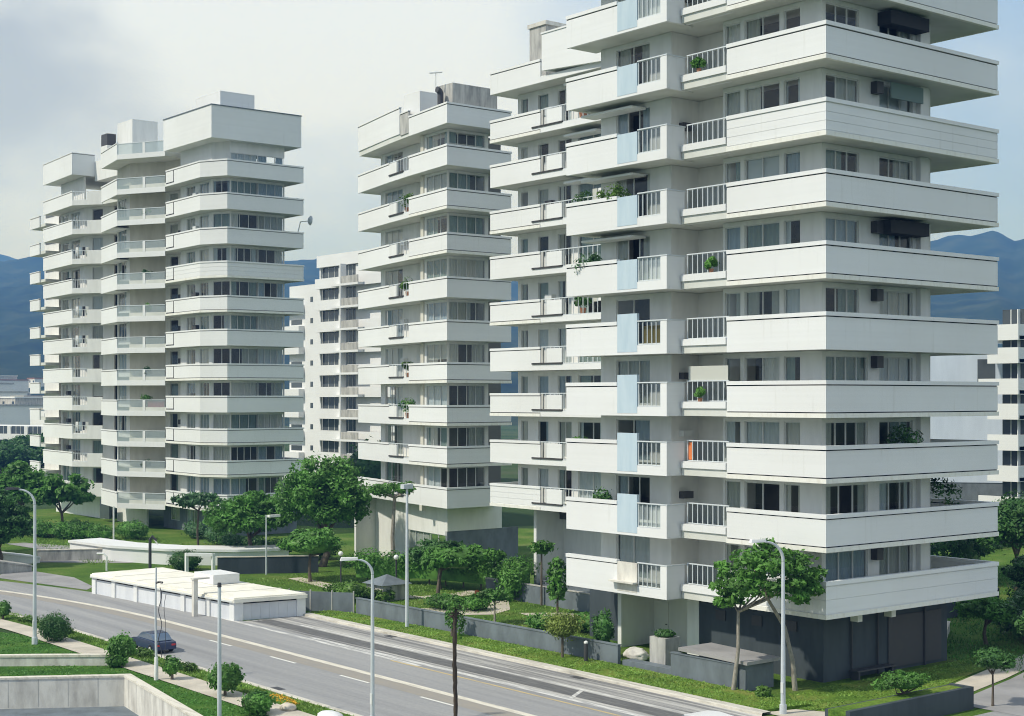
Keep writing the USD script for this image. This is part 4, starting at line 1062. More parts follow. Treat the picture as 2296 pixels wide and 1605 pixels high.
for i, (a, b, R, lb) in enumerate([(51.3, 70.2, (1.3, 1.6, 0.5), 'low ground bushes beside the crooked-trunk tree'), (52.3, 68.6, (1.2, 1.0, 0.5), 'low bushes between the crooked-trunk tree and the orange post'), (48.6, 76.0, (0.9, 1.2, 0.75), 'yellow-green leafy bush beside the grey garden panels'),
        (52.0, 58.6, (1.2, 1.5, 0.6), 'bush patch below the umbrella tree, behind the boundary wall'), (50.5, 60.6, (1.0, 1.0, 0.5), 'low bush right of the umbrella tree trunk'), (53.0, 55.4, (1.0, 1.3, 0.9), 'leafy bush behind the reddish bush'),
        (55.5, 121.5, (1.5, 2.5, 0.9), 'green shrubs against the foot of the left tower'), (52.5, 126.5, (1.5, 3.5, 0.8), 'low shrub bank at the far left of the left tower'), (58.6, 112.0, (1.2, 1.6, 1.0), 'grey-green shrub against the ground storey of the left tower'),
        (60.0, 118.5, (1.0, 2.0, 0.8), 'dusty shrub beside the left tower\'s front corner'),
        (59.8, 97.5, (1.4, 1.5, 0.9), 'bush under the large dense tree'), (46.0, 41.2, (0.35, 0.35, 0.3), 'small flowering plant at the foot of the layered tree')]):
    bush('garden_bush', lb, (a, b, 0), R, int(350 * max(1, R[0] * R[1])), 0.10, ['leaf_mid', 'leaf_mid', 'leaf_yellow', 'leaf_mid', 'leaf_mid', 'leaf_mid', 'leaf_mid', 'leaf_dark', 'leaf_grey', 'leaf_grey', 'leaf_dark', 'leaf_yellow'][i], 70 + i, stem=False, core=0.6)
# hedges and masses
def hedge(name, label, path, w, h, n, lm, seed, zb=0.3, leaf=0.11):
    g = np.random.default_rng(seed)
    L = sg.LineString(path)
    t = Thing(name, label, 'hedge', (*path[0], 0))
    cl = []
    for d in np.arange(0, L.length, w * 0.45):
        p = L.interpolate(d)
        for q in range(5):
            rr = w * (0.26 + 0.22 * g.random())
            cl.append(((p.x + (g.random() - .5) * w * .8, p.y + (g.random() - .5) * w * .8, zb + rr + (h - zb - 2 * rr) * (0.4 + 0.6 * g.random())), (rr, rr, rr * 0.85)))
    m = MB().add(*leaves(g, cl, n, leaf))
    m.prism(L.buffer(w * 0.2), zb + 0.1, zb + (h - zb) * 0.55)
    m.build('foliage', lm, t)
    st = MB()
    for d in np.arange(0.4, L.length, 1.4):
        p = L.interpolate(d)
        st.tube([(p.x, p.y, -0.05), (p.x + 0.1 * g.normal(), p.y, zb + 0.3)], [0.06, 0.04], 5)
    st.build('stem', 'trunk_bark', t)


hedge('hedge', 'long dark green hedge in front of the middle tower, behind the two clipped trees', [(54.2, 83.5), (57.0, 80.5), (58.2, 76.5), (59.0, 72.5)], 1.9, 2.5, 90, 'leaf_mid', 201)
hedge('hedge', 'low hedge before the ground storey of the left tower', [(58.2, 110.0), (57.6, 104.0), (58.6, 100.5)], 1.5, 1.3, 70, 'leaf_dark', 202)
hedge('hedge', 'green shrub row in the garden, left of the crooked-trunk tree', [(49.6, 79.5), (50.4, 75.0)], 0.9, 0.75, 60, 'leaf_yellow', 203, zb=0.1)
hedge('hedge', 'dense shrub row along the right edge beyond the drive', [(66.5, 42.6), (74.0, 46.0), (84.0, 52.5)], 2.2, 1.9, 110, 'leaf_dark', 204, leaf=0.12)
hedge('hedge', 'dark tall shrubs under the far trees at the right edge', [(84.5, 58.5), (92.0, 63.0)], 3.4, 4.6, 150, 'leaf_dark', 205, leaf=0.16)
hedge('hedge', 'shrubs at the foot of the far-right stepped block', [(104.0, 71.0), (118.0, 76.0)], 3.0, 3.4, 110, 'leaf_mid', 206, leaf=0.18)
hedge('hedge', 'green shrub bank behind the low left-tower shrubs at the left', [(50.5, 138.0), (50.0, 128.0), (53.0, 121.0)], 2.0, 1.3, 90, 'leaf_mid', 207)
tree('garden_tree', 'full leafy tree standing closest to the left end of the left tower', (50.8, 134.5, 0), 6.0, (0, 0, 3.9), (2.8, 2.8, 2.4), 40, 0.85, 140, 0.22, 'leaf_mid', 0.16, seed=211, squash=0.7, core=0.35)
tree('garden_tree', 'dark leafy tree overlapping the right edge above the drive', (66.2, 40.6, 0), 3.4, (0, 0, 2.3), (1.9, 1.9, 1.1), 40, 0.6, 130, 0.12, 'leaf_dark', 0.1, seed=212, squash=0.6, core=0.4)
tree('garden_tree', 'large dark tree at the right edge, in front of the far stepped block', (84.5, 54.5, 0), 6.0, (0, 0, 3.9), (3.2, 3.2, 2.3), 60, 0.8, 150, 0.15, 'leaf_dark', 0.16, seed=213, squash=0.65, core=0.4)
tree('garden_tree', 'dark spreading tree between the grey lawn wall and the right edge', (76.0, 47.0, 0), 3.6, (0, 0, 2.4), (2.3, 2.3, 1.2), 44, 0.6, 130, 0.13, 'leaf_dark', 0.1, seed=214, squash=0.6, core=0.4)
# left edge trees
tree('edge_tree', 'dark layered tree cut by the left edge of the photo', (38.9, 107.6, 0), 5.4, (0, 0, 3.2), (2.3, 2.6, 2.4), 60, 0.8, 190, 0.16, 'leaf_dark', 0.22, seed=90, squash=0.42, low=-0.8, core=0.4)
tree('edge_tree', 'dark tree beyond the layered tree at the left edge', (40.6, 117.0, 0), 5.0, (0, 0, 3.0), (3.2, 3.2, 2.4), 40, 0.8, 150, 0.17, 'leaf_dark', 0.22, seed=91, squash=0.5, low=-0.6, core=0.5)
for i, (a, b, h) in enumerate([(88.1, 236.9, 5.6), (96.2, 249.6, 6.0), (91.0, 233.0, 5.0), (81.3, 223.2, 5.2), (100.2, 252.8, 6.4)]):
    tree('far_tree', ['dark green tree below the far houses, middle of the clump left of the left tower', 'dark tree of the far clump, close to the left tower', 'low round dark tree in front of the far clump left of the left tower', 'leftmost dark tree of the far clump, at the left edge', 'farthest dark tree, half behind the left tower\'s far wing'][i], (a, b, 0), h, (0, 0, h * .58), (5.0, 5.0, h * .42), 50, 1.3, 120, 0.3, 'leaf_dark', 0.3, seed=100 + i, squash=0.7, core=0.6)
bush('far_bush', 'dark bush top between the left tower and the rear slab block', (92.5, 140.0, 0), (4.0, 4.0, 3.9), 2200, 0.25, 'leaf_dark', 110, core=0.8)
# brown weathered trunk standing by the near verge
t = Thing('dead_palm', 'dark brown weathered dead trunk with a tuft of green fern at its top', 'dead tree', (30.9, 41.72, 0))
g = np.random.default_rng(77)
zz = np.linspace(-0.1, 5.0, 34)
MB().tube(np.column_stack([30.9 + 0.015 * np.sin(zz * 1.3) + 0.008 * g.normal(size=34), 41.72 + 0.01 * g.normal(size=34), zz]), 0.064 + 0.018 * g.random(34), 9).build('trunk', 'rotten_timber', t, smooth=50)
m = MB()
for i in range(9):
    a = g.random() * 6.28
    dx, dy = math.cos(a), math.sin(a)
    z0 = 4.5 + 0.6 * g.random()
    m.tube([(30.9, 41.72, z0), (30.9 + 0.12 * dx, 41.72 + 0.12 * dy, z0 + 0.12), (30.9 + (0.2 + .15 * g.random()) * dx, 41.72 + 0.25 * dy, z0 + 0.12 - 0.15 * g.random())], [0.05, 0.035, 0.012], 5)
m.build('stub', 'rotten_timber', t)
MB().add(*leaves(g, [((31.1, 41.75, 4.55), (0.22, 0.22, 0.3)), ((30.85, 41.7, 5.0), (0.16, 0.16, 0.16)), ((31.2, 41.8, 4.2), (0.12, 0.15, 0.3))], 70, 0.07)).build('fern', 'leaf_mid', t)
bush('vine_plant', 'green climbing plant hanging beside the dead trunk at the boundary wall', (45.2, 61.3, 0.1), (0.4, 0.5, 0.75), 260, 0.09, 'leaf_mid', 79, zc=1.05, core=0.3)

# ================================================================ walls and garden structures
def wall_thing(name, label, p, q, h, thick, mt, cop=None, z0=0.0, cat='wall', over=0.03):
    t = Thing(name, label, cat, (p[0], p[1], z0))
    P, L = line(p, q)
    MB().run(P, 0, L, 0, thick, z0, z0 + h).build('wall', mt, t)
    if cop:
        MB().run(P, -over, L + over, -over, thick + over, z0 + h + 0.001, z0 + h + 0.05).build('coping', cop, t)
    return t


wall_thing('boundary_wall', 'long grey boundary wall along the grass verge, left of the reddish bush', (45.98, 71.4), (46.5, 50.4), 0.92, 0.18, 'grey_wall', 'grey_wall')
wall_thing('boundary_wall', 'short grey boundary wall right of the tower entrance, behind the layered tree', (46.48, 46.98), (46.5, 43.2), 1.05, 0.18, 'grey_wall', 'grey_wall')
wall_thing('garden_wall', 'grey wall below the entrance of the near tower\'s left wing', (56.7, 73.4), (56.7, 63.0), 1.05, 0.2, 'grey_wall', 'old_concrete')
t = Thing('refuse_enclosure', 'grey walled enclosure with a slab roof beside the layered tree', 'enclosure', (46.6, 43.1, 0))
m = MB().box(46.7, 48.3, 42.7, 42.9, 0, 1.1).box(48.1, 48.3, 42.9, 46.4, 0, 1.1).box(46.7, 46.9, 42.9, 43.2, 0, 1.1)
m.build('wall', 'grey_wall', t)
MB().hexa([(46.45, 42.5, 1.12), (48.5, 42.5, 1.12), (48.5, 46.5, 1.22), (46.45, 46.5, 1.22), (46.45, 42.5, 1.26), (48.5, 42.5, 1.26), (48.5, 46.5, 1.36), (46.45, 46.5, 1.36)]).build('roof', 'drive_concrete', t)
t = Thing('planter_wall', 'dark planter wall with grass on top in the lower right corner', 'planter', (44.0, 34.9, 0))
P, L = line((43.4, 34.75), (50.95, 34.75))
MB().run(P, 0, L, 0, 0.2, 0, 0.88).run(P, 0, L, 1.0, 1.15, 0, 0.80).run(P, L - 0.2, L, 0.2, 1.0, 0, 0.88).build('wall', 'dark_wall', t)
MB().run(P, 0.0, L - 0.2, 0.2, 1.0, 0.5, 0.82).build('soil_grass', 'grass_bright', t)
wall_thing('garden_wall', 'dark wall piece standing in the lawn at the right edge', (70.5, 49.8), (75.5, 49.8), 1.3, 0.25, 'dark_wall', None)
wall_thing('garden_bench_wall', 'pale grey low seat wall on the lawn right of the near tower', (62.5, 44.3), (66.8, 47.0), 0.5, 0.4, 'old_concrete', 'path_concrete')
t = Thing('pillar_planter', 'square grey pillar with a dark plant on top by the near tower\'s door', 'planter', (47.6, 48.6, 0))
MB().box(47.25, 48.15, 48.1, 49.1, 0, 1.45).build('pillar', 'old_concrete', t)
g = np.random.default_rng(3)
MB().add(*leaves(g, [((47.7, 48.6, 1.58), (0.45, 0.5, 0.18))], 260, 0.08)).add(*blob((47.7, 48.6, 1.55), (0.42, 0.45, 0.15), g)).build('plant', 'leaf_dark', t)
t = Thing('garden_rock', 'smooth pale boulder before the near tower\'s entrance', 'boulder', (47.9, 51.2, 0))
MB().add(*blob((48.2, 51.0, 0.25), (0.55, 0.6, 0.35), g, 4, 0.2)).build('rock', 'pale_concrete', t, smooth=True)
wall_thing('entrance_step', 'grey step at the near tower\'s entrance gap in the boundary wall', (46.6, 50.2), (46.6, 47.1), 0.3, 0.6, 'grey_wall', None, cat='step')
t = Thing('bollard_light', 'short dark bollard with a white top on the verge before the boundary wall', 'bollard', (45.85, 51.84, 0.12))
MB().tube([(45.85, 51.84, 0.1), (45.85, 51.84, 0.92)], 0.1, 10).build('post', 'dark_metal', t, smooth=40)
MB().tube([(45.85, 51.84, 0.92), (45.85, 51.84, 0.98), (45.85, 51.84, 1.04)], [0.1, 0.1, 0.03], 10).build('cap', 'lamp_white', t, smooth=40)
t = Thing('marker_post', 'small orange marker post on the garden lawn', 'post', (55.5, 72.7, 0))
MB().tube([(55.5, 72.7, 0), (55.5, 72.7, 0.42), (55.5, 72.7, 0.5)], [0.16, 0.16, 0.1], 10).build('body', 'orange_paint', t, smooth=40)
# grey gate panels right of the garage
t = Thing('panel_fence', 'grey-green fence panels right of the low garage', 'fence', (45.6, 73.3, 0))
P, L = line((43.9, 75.2), (46.2, 72.0))
for i in range(3):
    MB().run(P, L * i / 3 + 0.03, L * (i + 1) / 3 - 0.03, 0, 0.06, 0.05, 1.15).build('panel', 'grey_wall', t)
for i in range(4):
    MB().run(P, L * i / 3 - 0.03, L * i / 3 + 0.03, -0.02, 0.08, 0.0, 1.25).build('post', 'old_concrete', t)
t = Thing('garden_shed', 'small grey garden hut with a hipped lid behind the fence panels', 'shed', (51.0, 75.6, 0))
MB().box(50.2, 52.0, 75.0, 76.8, 0, 0.95).build('wall', 'old_concrete', t)
MB().add([(50.0, 74.8, .96), (52.2, 74.8, .96), (52.2, 77.0, .96), (50.0, 77.0, .96), (51.1, 75.9, 1.5)], [[0, 1, 4], [1, 2, 4], [2, 3, 4], [3, 0, 4], [0, 2, 1], [0, 3, 2]]).build('roof', 'grey_wall', t)

# long white walls in front of the left tower
t = Thing('garden_terrace', 'long low white curved terrace in front of the left tower', 'terrace', (47.5, 111, 0))
ps = [(47.3, 112.2), (48.0, 106.5), (50.0, 102.0), (53.4, 98.6), (56.6, 97.4)]
m, c = MB(), MB()
m.prism(sg.LineString(ps).buffer(1.25, cap_style=2, join_style=1), 0, 1.0)
c.prism(sg.LineString(ps).buffer(1.4, cap_style=2, join_style=1), 1.001, 1.18)
m.build('wall', 'white_render', t)
c.build('coping', 'white_render', t)
wall_thing('ramp_wall', 'dark green-grey ramp wall right of the square-clipped bush', (49.0, 93.6), (55.0, 90.2), 1.15, 0.25, 'dark_wall', 'path_concrete')
wall_thing('ramp_wall', 'grey sloping ramp wall at the left end of the white terrace wall', (42.5, 109.5), (47.2, 107.0), 0.8, 0.3, 'old_concrete', 'kerb_line')
t = Thing('gate_frame', 'white square gate frame behind the low garage roof', 'gate', (46.6, 92.5, 0))
MB().box(46.3, 46.5, 92.9, 93.1, 0, 1.7).box(47.6, 47.8, 91.6, 91.8, 0, 1.7).build('post', 'white_render', t)
MB().hexa([(46.3, 92.9, 1.5), (47.6, 91.6, 1.5), (47.8, 91.8, 1.5), (46.5, 93.1, 1.5), (46.3, 92.9, 1.7), (47.6, 91.6, 1.7), (47.8, 91.8, 1.7), (46.5, 93.1, 1.7)]).build('beam', 'white_render', t)
for i, (a, b, w, lb) in enumerate([(40.6, 109.4, 1.6, 'white concrete block under the trees at the left edge'), (38.3, 104.4, 1.4, 'grey concrete ramp block at the left edge beside the road')]):
    t = Thing('roadside_block', lb, 'concrete block', (a, b, 0))
    MB().hexa([(a - w, b - 1.2, 0), (a + w, b - 1.2, 0), (a + w, b + 1.2, 0), (a - w, b + 1.2, 0), (a - w, b - 1.2, 0.9), (a + w, b - 1.2, 0.35), (a + w, b + 1.2, 0.35), (a - w, b + 1.2, 0.9)]).build('block', ['white_render', 'old_concrete'][i], t)
    MB().hexa([(a - w - .05, b - 1.25, 0.902), (a + w + .05, b - 1.25, 0.352), (a + w + .05, b + 1.25, 0.352), (a - w - .05, b + 1.25, 0.902), (a - w - .05, b - 1.25, 1.0), (a + w + .05, b - 1.25, 0.45), (a + w + .05, b + 1.25, 0.45), (a - w - .05, b + 1.25, 1.0)]).build('slab', ['white_render', 'old_concrete'][i], t)

# ---------------------------------------------------------------- low garage on the road edge
t = Thing('garage', 'low white flat-roofed garage with panelled sides beside the road', 'garage', (39.4, 73.5, 0))
c0, c1, c2, c3 = (39.5, 73.5), (43.6, 72.9), (43.0, 89.6), (38.2, 89.4)
P, L = line(c3, c0)
n = 6
m, pn, gv = MB(), [], MB()
xs = np.linspace(0, L, n + 1)
for i, x in enumerate(xs):
    a, b = (x, x + 0.45) if i == 0 else (x - 0.45, x) if i == n else (x - 0.2, x + 0.2)
    MB().run(P, a, b, -0.03, 0.3, 0, 1.0).build('post', 'white_render', t)
for a, b in zip(xs[:-1], xs[1:]):
    MB().run(P, a + 0.2, b - 0.2, 0.06, 0.2, 0, 0.88).build('panel', 'shutter_panel', t)
    gv.run(P, a + 0.2, b - 0.2, 0.08, 0.2, 0.88, 1.0)
P2, L2 = line(c0, c1)
MB().run(P2, L2 - 0.5, L2, -0.03, 0.3, 0, 1.0).build('post', 'white_render', t)
k = 6
for i in range(k):
    w = (L2 - 1.0) / k
    MB().run(P2, 0.50 + w * i + 0.004, 0.50 + w * (i + 1) - 0.004, 0.08, 0.16, 0, 0.90).build('panel', 'shutter_panel', t)
gv.run(P2, 0.46, L2 - 0.5, 0.12, 0.2, 0.90, 1.0)
MB().run(P2, 0.46, L2 - 0.5, 0.125, 0.2, 0.0, 0.899).build('panel_backing', 'shutter_panel', t)
MB().run(P2, 0.0, 0.5, -0.03, 0.3, 0, 1.0).build('post', 'white_render', t)
gv.build('shadow_gap', 'groove_dark', t)
roof = sg.Polygon([c3, c0, c1, c2]).buffer(0.12, join_style=1)
MB().prism(roof, 1.0, 1.2).prism(roof.buffer(-0.1), 1.2, 1.27).build('roof', 'garage_roof', t)
for k in range(1, 6):
    f = k / 6
    a, b = np.array(c0) * (1 - f) + np.array(c3) * f, np.array(c1) * (1 - f) + np.array(c2) * f
    MB().run(line(a, b)[0], 0.1, 4.4, -0.03, 0.03, 1.271, 1.286).build('roof_seam', 'pale_concrete', t)
MB().run(P, 0, L, -0.16, -0.125, 1.02, 1.1).build('gutter', 'frame_metal', t)
MB().box(41.2, 42.9, 79.2, 81.6, 1.288, 1.85).build('roof_box', 'white_render', t)
MB().prism(sg.Polygon([c1, (43.6, 73.0), c2, (42.8, 89.6)]).buffer(0.02), 0, 1.0).build('rear_wall', 'white_render', t)
t = Thing('garage_post', 'square white post standing before the garage side', 'post', (39.3, 77.0, 0))
MB().box(38.55, 38.8, 76.4, 76.65, 0, 2.05).build('post', 'pale_concrete', t)
MB().box(38.5, 39.5, 76.35, 76.7, 2.052, 2.13).build('arm', 'pale_concrete', t)

# ================================================================ lamp posts and poles
def lamp_post(label, at, h, reach, d, r=0.07, head='lamp_white', drop=0.0, group='street lamps'):
    """tapered pole with a curved arm reaching along the direction d"""
    t = Thing('street_lamp', label, 'street lamp', at)
    a = np.array(at, float)
    d = np.array([d[0], d[1], 0.0]) / math.hypot(*d)
    bend_h = min(1.0, reach)
    s = np.linspace(0, 1, 9)
    arc = [a + [0, 0, h - bend_h] + d * reach * (1 - np.cos(x * np.pi / 2)) + np.array([0, 0, bend_h * math.sin(x * np.pi / 2)]) for x in s]
    MB().tube([a - [0, 0, 0.1], a + [0, 0, 0.02], a + [0, 0, (h - bend_h) * 0.5]] + [a + [0, 0, h - bend_h - 0.02]], [r * 1.25, r * 1.2, r, r * 0.8], 12).build('pole', 'pole_paint', t, smooth=40)
    MB().tube([a - [0, 0, 0.02], a + [0, 0, 0.35]], [r * 1.7, r * 1.7], 12).build('base', 'pole_paint', t, smooth=40)
    hp = (a[0] - r * 1.25, a[1] - 0.02, a[2] + 1.0)
    MB().box(hp[0], hp[0] + 0.05, hp[1] - 0.06, hp[1] + 0.06, hp[2] - 0.2, hp[2] + 0.2).build('hatch', 'frame_metal', t)
    MB().tube(arc, np.linspace(r * 0.8, r * 0.5, 9), 10).build('arm', 'pole_paint', t, smooth=40)
    e = arc[-1]
    w = np.array([-d[1], d[0], 0]) * 0.13
    m = MB()
    m.hexa([e - w * .6, e + d * 0.65 - w + [0, 0, -.02 - drop], e + d * 0.65 + w + [0, 0, -.02 - drop], e + w * .6, e - w * .5 + [0, 0, 0.1], e + d * 0.6 - w * .7 + [0, 0, 0.11 - drop], e + d * 0.6 + w * .7 + [0, 0, 0.11 - drop], e + w * .5 + [0, 0, 0.1]])
    m.build('lamp_head', head, t)
    return t


lamp_post('grey street lamp in the centre foreground, its white head curving left over the road', (30.9, 46.86, 0.03), 6.15, 0.55, (-0.9, 0.45))
lamp_post('pale street lamp with a long curved arm in front of the near tower', (44.4, 38.77, 0.03), 6.62, 0.75, (-0.75, 0.3), r=0.082)
lamp_post('tall grey street lamp on the lawn at the left, its dark head hanging left', (28.1, 72.71, 0), 7.65, 0.75, (-0.9, 0.45), r=0.085, head='dark_metal')
t = Thing('street_pole', 'tall straight grey pole on the verge, left end of the boundary wall behind it', 'pole', (45.27, 65.37, 0.12))
MB().tube([(45.27, 65.37, 0.1), (45.27, 65.37, 3.5), (45.27, 65.37, 7.4)], [0.105, 0.085, 0.06], 12).build('pole', 'pole_paint', t, smooth=40)
MB().box(44.95, 45.55, 65.2, 65.5, 7.38, 7.62).build('bracket', 'pole_paint', t)
t = Thing('street_pole', 'straight grey pole with a dark cap, cut by the bottom edge at left', 'pole', (27.1, 51.6, 0))
MB().tube([(27.1, 51.6, -0.1), (27.1, 51.6, 2.5), (27.1, 51.6, 5.05)], [0.085, 0.075, 0.062], 12).build('pole', 'pole_paint', t, smooth=40)
MB().tube([(27.1, 51.6, 5.0), (27.1, 51.6, 5.16)], [0.085, 0.07], 10).build('cap', 'dark_metal', t, smooth=40)
t = Thing('street_pole', 'thin pole with twisted wires and a pale base on the lawn', 'pole', (28.64, 60.28, 0))
MB().tube([(28.64, 60.28, 1.0), (28.62, 60.3, 3.0), (28.64, 60.28, 4.86)], [0.055, 0.045, 0.035], 9).build('pole', 'pole_paint', t, smooth=40)
MB().tube([(28.64, 60.28, -0.1), (28.64, 60.28, 1.0)], [0.1, 0.08], 9).build('base', 'lamp_white', t, smooth=40)
m = MB()
zz = np.linspace(1.0, 4.0, 40)
m.tube(np.column_stack([28.74 + 0.06 * np.cos(zz * 5), 60.1 + 0.08 * np.sin(zz * 5), zz]), 0.018, 5)
m.tube(np.column_stack([28.9 + 0.04 * np.cos(zz * 3), 59.95 + 0.05 * np.sin(zz * 4), zz * 0.93]), 0.012, 5)
m.build('wire', 'dark_metal', t)
MB().tube([(28.64, 60.28, 4.2), (28.72, 60.15, 4.25), (28.8, 60.0, 4.22)], 0.05, 6).build('lamp', 'dark_metal', t)
t = Thing('garden_lamp', 'garden lamp on a thin pole with a flat white head before the left tower\'s trees', 'lamp', (51.6, 91.45, 0))
MB().tube([(51.6, 91.45, 0), (51.6, 91.45, 4.1)], [0.06, 0.045], 8).build('pole', 'pole_paint', t)
MB().box(51.65, 52.5, 91.1, 91.4, 3.95, 4.1).build('lamp_head', 'lamp_white', t)
t = Thing('garden_post', 'thin white post before the ground-floor window of the left tower', 'post', (52.05, 117.5, 0))
MB().tube([(52.05, 117.5, 0), (52.05, 117.5, 3.2)], 0.07, 8).build('post', 'lamp_white', t)
t = Thing('garden_lamp', 'black short lamp post with a bent head behind the garage roof', 'lamp', (46.9, 99.7, 0))
MB().tube([(46.9, 99.7, 0), (46.9, 99.7, 2.1), (47.0, 99.6, 2.3), (47.25, 99.35, 2.0)], [0.12, 0.11, 0.12, 0.06], 8).build('pole', 'dark_metal', t)
MB().tube([(47.0, 99.6, 2.32), (47.3, 99.3, 1.75)], [0.05, 0.05], 6).build('lamp_head', 'lamp_white', t)
t = Thing('garden_lamp', 'white hooped lamp pipe at the end of the ramp wall', 'lamp', (44.0, 100.5, 0))
MB().tube([(44.0, 100.5, 0), (44.0, 100.5, 1.0), (43.85, 100.65, 1.2), (43.5, 101.0, 1.2)], 0.07, 8).build('pole', 'lamp_white', t)
for i, (a, b, h) in enumerate([(51.15, 81.2, 2.3), (53.2, 78.0, 2.2)]):
    t = Thing('garden_lamp', ['thin dark garden lamp with a white globe right of the wide clipped tree', 'garden lamp with a white globe above the garden hut'][i], 'lamp', (a, b, 0))
    MB().tube([(a, b, 0), (a, b, h - 0.1)], 0.05, 8).build('pole', 'dark_metal', t)
    s = trimesh.creation.icosphere(2, 0.16)
    s.apply_translation((a, b, h))
    MB().tm(s).build('globe', 'lamp_white', t, smooth=True)

# ================================================================ vehicles
def car(name, label, at, rotz, body, size=1.0):
    t = Thing(name, label, 'car', at)
    a = np.array(at, float)
    ca, sa = math.cos(rotz) * size, math.sin(rotz) * size

    def X(p):
        p = np.asarray(p, float)
        return np.column_stack([p[:, 0] * ca - p[:, 1] * sa, p[:, 0] * sa + p[:, 1] * ca, p[:, 2] * size]) + a

    def loft(prof, half, z_in=0.0):
        """profile in x,z lofted across y with slightly tucked-in edges"""
        n = len(prof)
        ys = [(-half, 0.93), (-half * 0.93, 1.0), (half * 0.93, 1.0), (half, 0.93)]
        pr = np.array(prof)
        c = pr.mean(0)
        v = np.vstack([np.column_stack([c[0] + (pr[:, 0] - c[0]) * (0.985 if k != 1 else 1), np.full(n, y), c[1] + (pr[:, 1] - c[1]) * k]) for y, k in ys])
        f = []
        for s in range(3):
            for i in range(n):
                j = (i + 1) % n
                f.append([s * n + i, s * n + j, (s + 1) * n + j, (s + 1) * n + i])
        tri = trimesh.creation.triangulate_polygon(sg.Polygon(prof), engine='earcut')[1] % n
        m = MB().add(X(v), np.array(f)[:, ::-1])
        m.add(X(v), tri)
        m.add(X(v), tri[:, ::-1] + 3 * n)
        return m

    lower = [(-2.15, 0.28), (-2.18, 0.6), (-2.1, 0.82), (-1.5, 0.92), (-0.9, 0.93), (0.95, 0.95), (1.6, 0.88), (2.1, 0.75), (2.2, 0.5), (2.15, 0.28)]
    cabin = [(-1.75, 0.92), (-1.05, 1.36), (-0.2, 1.42), (0.45, 1.36), (1.15, 0.94)]
    loft(lower, 0.86).build('body', body, t, smooth=35)
    p = loft(cabin, 0.72).build('cabin', 'car_glass', t, smooth=35)
    rf = [(-1.02, 1.385), (-0.2, 1.44), (0.42, 1.385), (0.42, 1.35), (-0.2, 1.40), (-1.02, 1.345)]
    loft(rf, 0.66).build('roof', body, t, smooth=35)
    for x in (-1.35, 1.35):
        for y in (-0.8, 0.8):
            w = trimesh.creation.cylinder(0.31, 0.2, sections=18)
            w.apply_transform(trimesh.transformations.rotation_matrix(math.pi / 2, (1, 0, 0)))
            w.apply_translation((x, y, 0.31))
            wp = MB().add(X(w.vertices), w.faces).build('wheel', 'tyre_rubber', t)
            h = trimesh.creation.cylinder(0.17, 0.215, sections=14)
            h.apply_transform(trimesh.transformations.rotation_matrix(math.pi / 2, (1, 0, 0)))
            h.apply_translation((x, y, 0.31))
            MB().add(X(h.vertices), h.faces).build('rim', 'frame_metal', t, path=wp)
    for y in (-0.62, 0.62):
        for x, mt, nm in ((2.17, 'lamp_white', 'headlight'), (-2.17, 'red_cloth', 'tail_light')):
            b = trimesh.creation.box((0.06, 0.3, 0.12))
            b.apply_translation((x, y, 0.62))
            MB().add(X(b.vertices), b.faces).build(nm, mt, t)
    return t


car('parked_car', 'dark blue car on the near lane behind the wired pole', (31.95, 67.6, 0.012), math.pi / 2, 'car_blue', 0.64)
car('parked_car', 'white car cut by the bottom edge, on the road', (37.7, 36.5, 0.012), math.pi / 2, 'car_white', 0.9)

# small things in the bottom left
t = Thing('flower_bed', 'patch of orange-yellow flowers at the bottom edge', 'flower bed', (30.6, 52.6, 0))
g = np.random.default_rng(8)
MB().add(*leaves(g, [((30.55, 52.9, 0.1), (0.3, 1.1, 0.12))], 500, 0.05)).build('petals', 'yellow_petal', t)
MB().add(*blob((30.55, 52.9, 0.05), (0.28, 1.0, 0.1), g)).build('leaves', 'leaf_light', t)
for i, (a, b, s, lb) in enumerate([(29.9, 51.3, 0.42, 'cream flat stone beside the flowers at the bottom edge'), (30.4, 49.0, 0.6, 'white flat stone at the bottom edge, right of the flowers')]):
    v, f = blob((a, b, 0.12), (s * 0.7, s, 0.16), g, i + 3, 0.15)
    t = Thing('flat_stone', lb, 'stone', (a, b, 0))
    MB().add(v, f).build('stone', ['path_concrete', 'white_render'][i], t, smooth=True)

# balcony clutter
def pot_plant(label, at, s, lm='leaf_mid', seed=1):
    g = np.random.default_rng(seed)
    t = Thing('potted_plant', label, 'plant', at)
    a = np.array(at, float)
    MB().tube([a, a + [0, 0, 0.35 * s]], [0.14 * s, 0.2 * s], 10).build('pot', 'terracotta', t, smooth=40)
    MB().add(*leaves(g, ellipsoid_clumps(g, a + [0, 0, 0.75 * s], (0.5 * s, 0.6 * s, 0.45 * s), 7, 0.25 * s, 1.0), 60, 0.09)).build('foliage', lm, t)


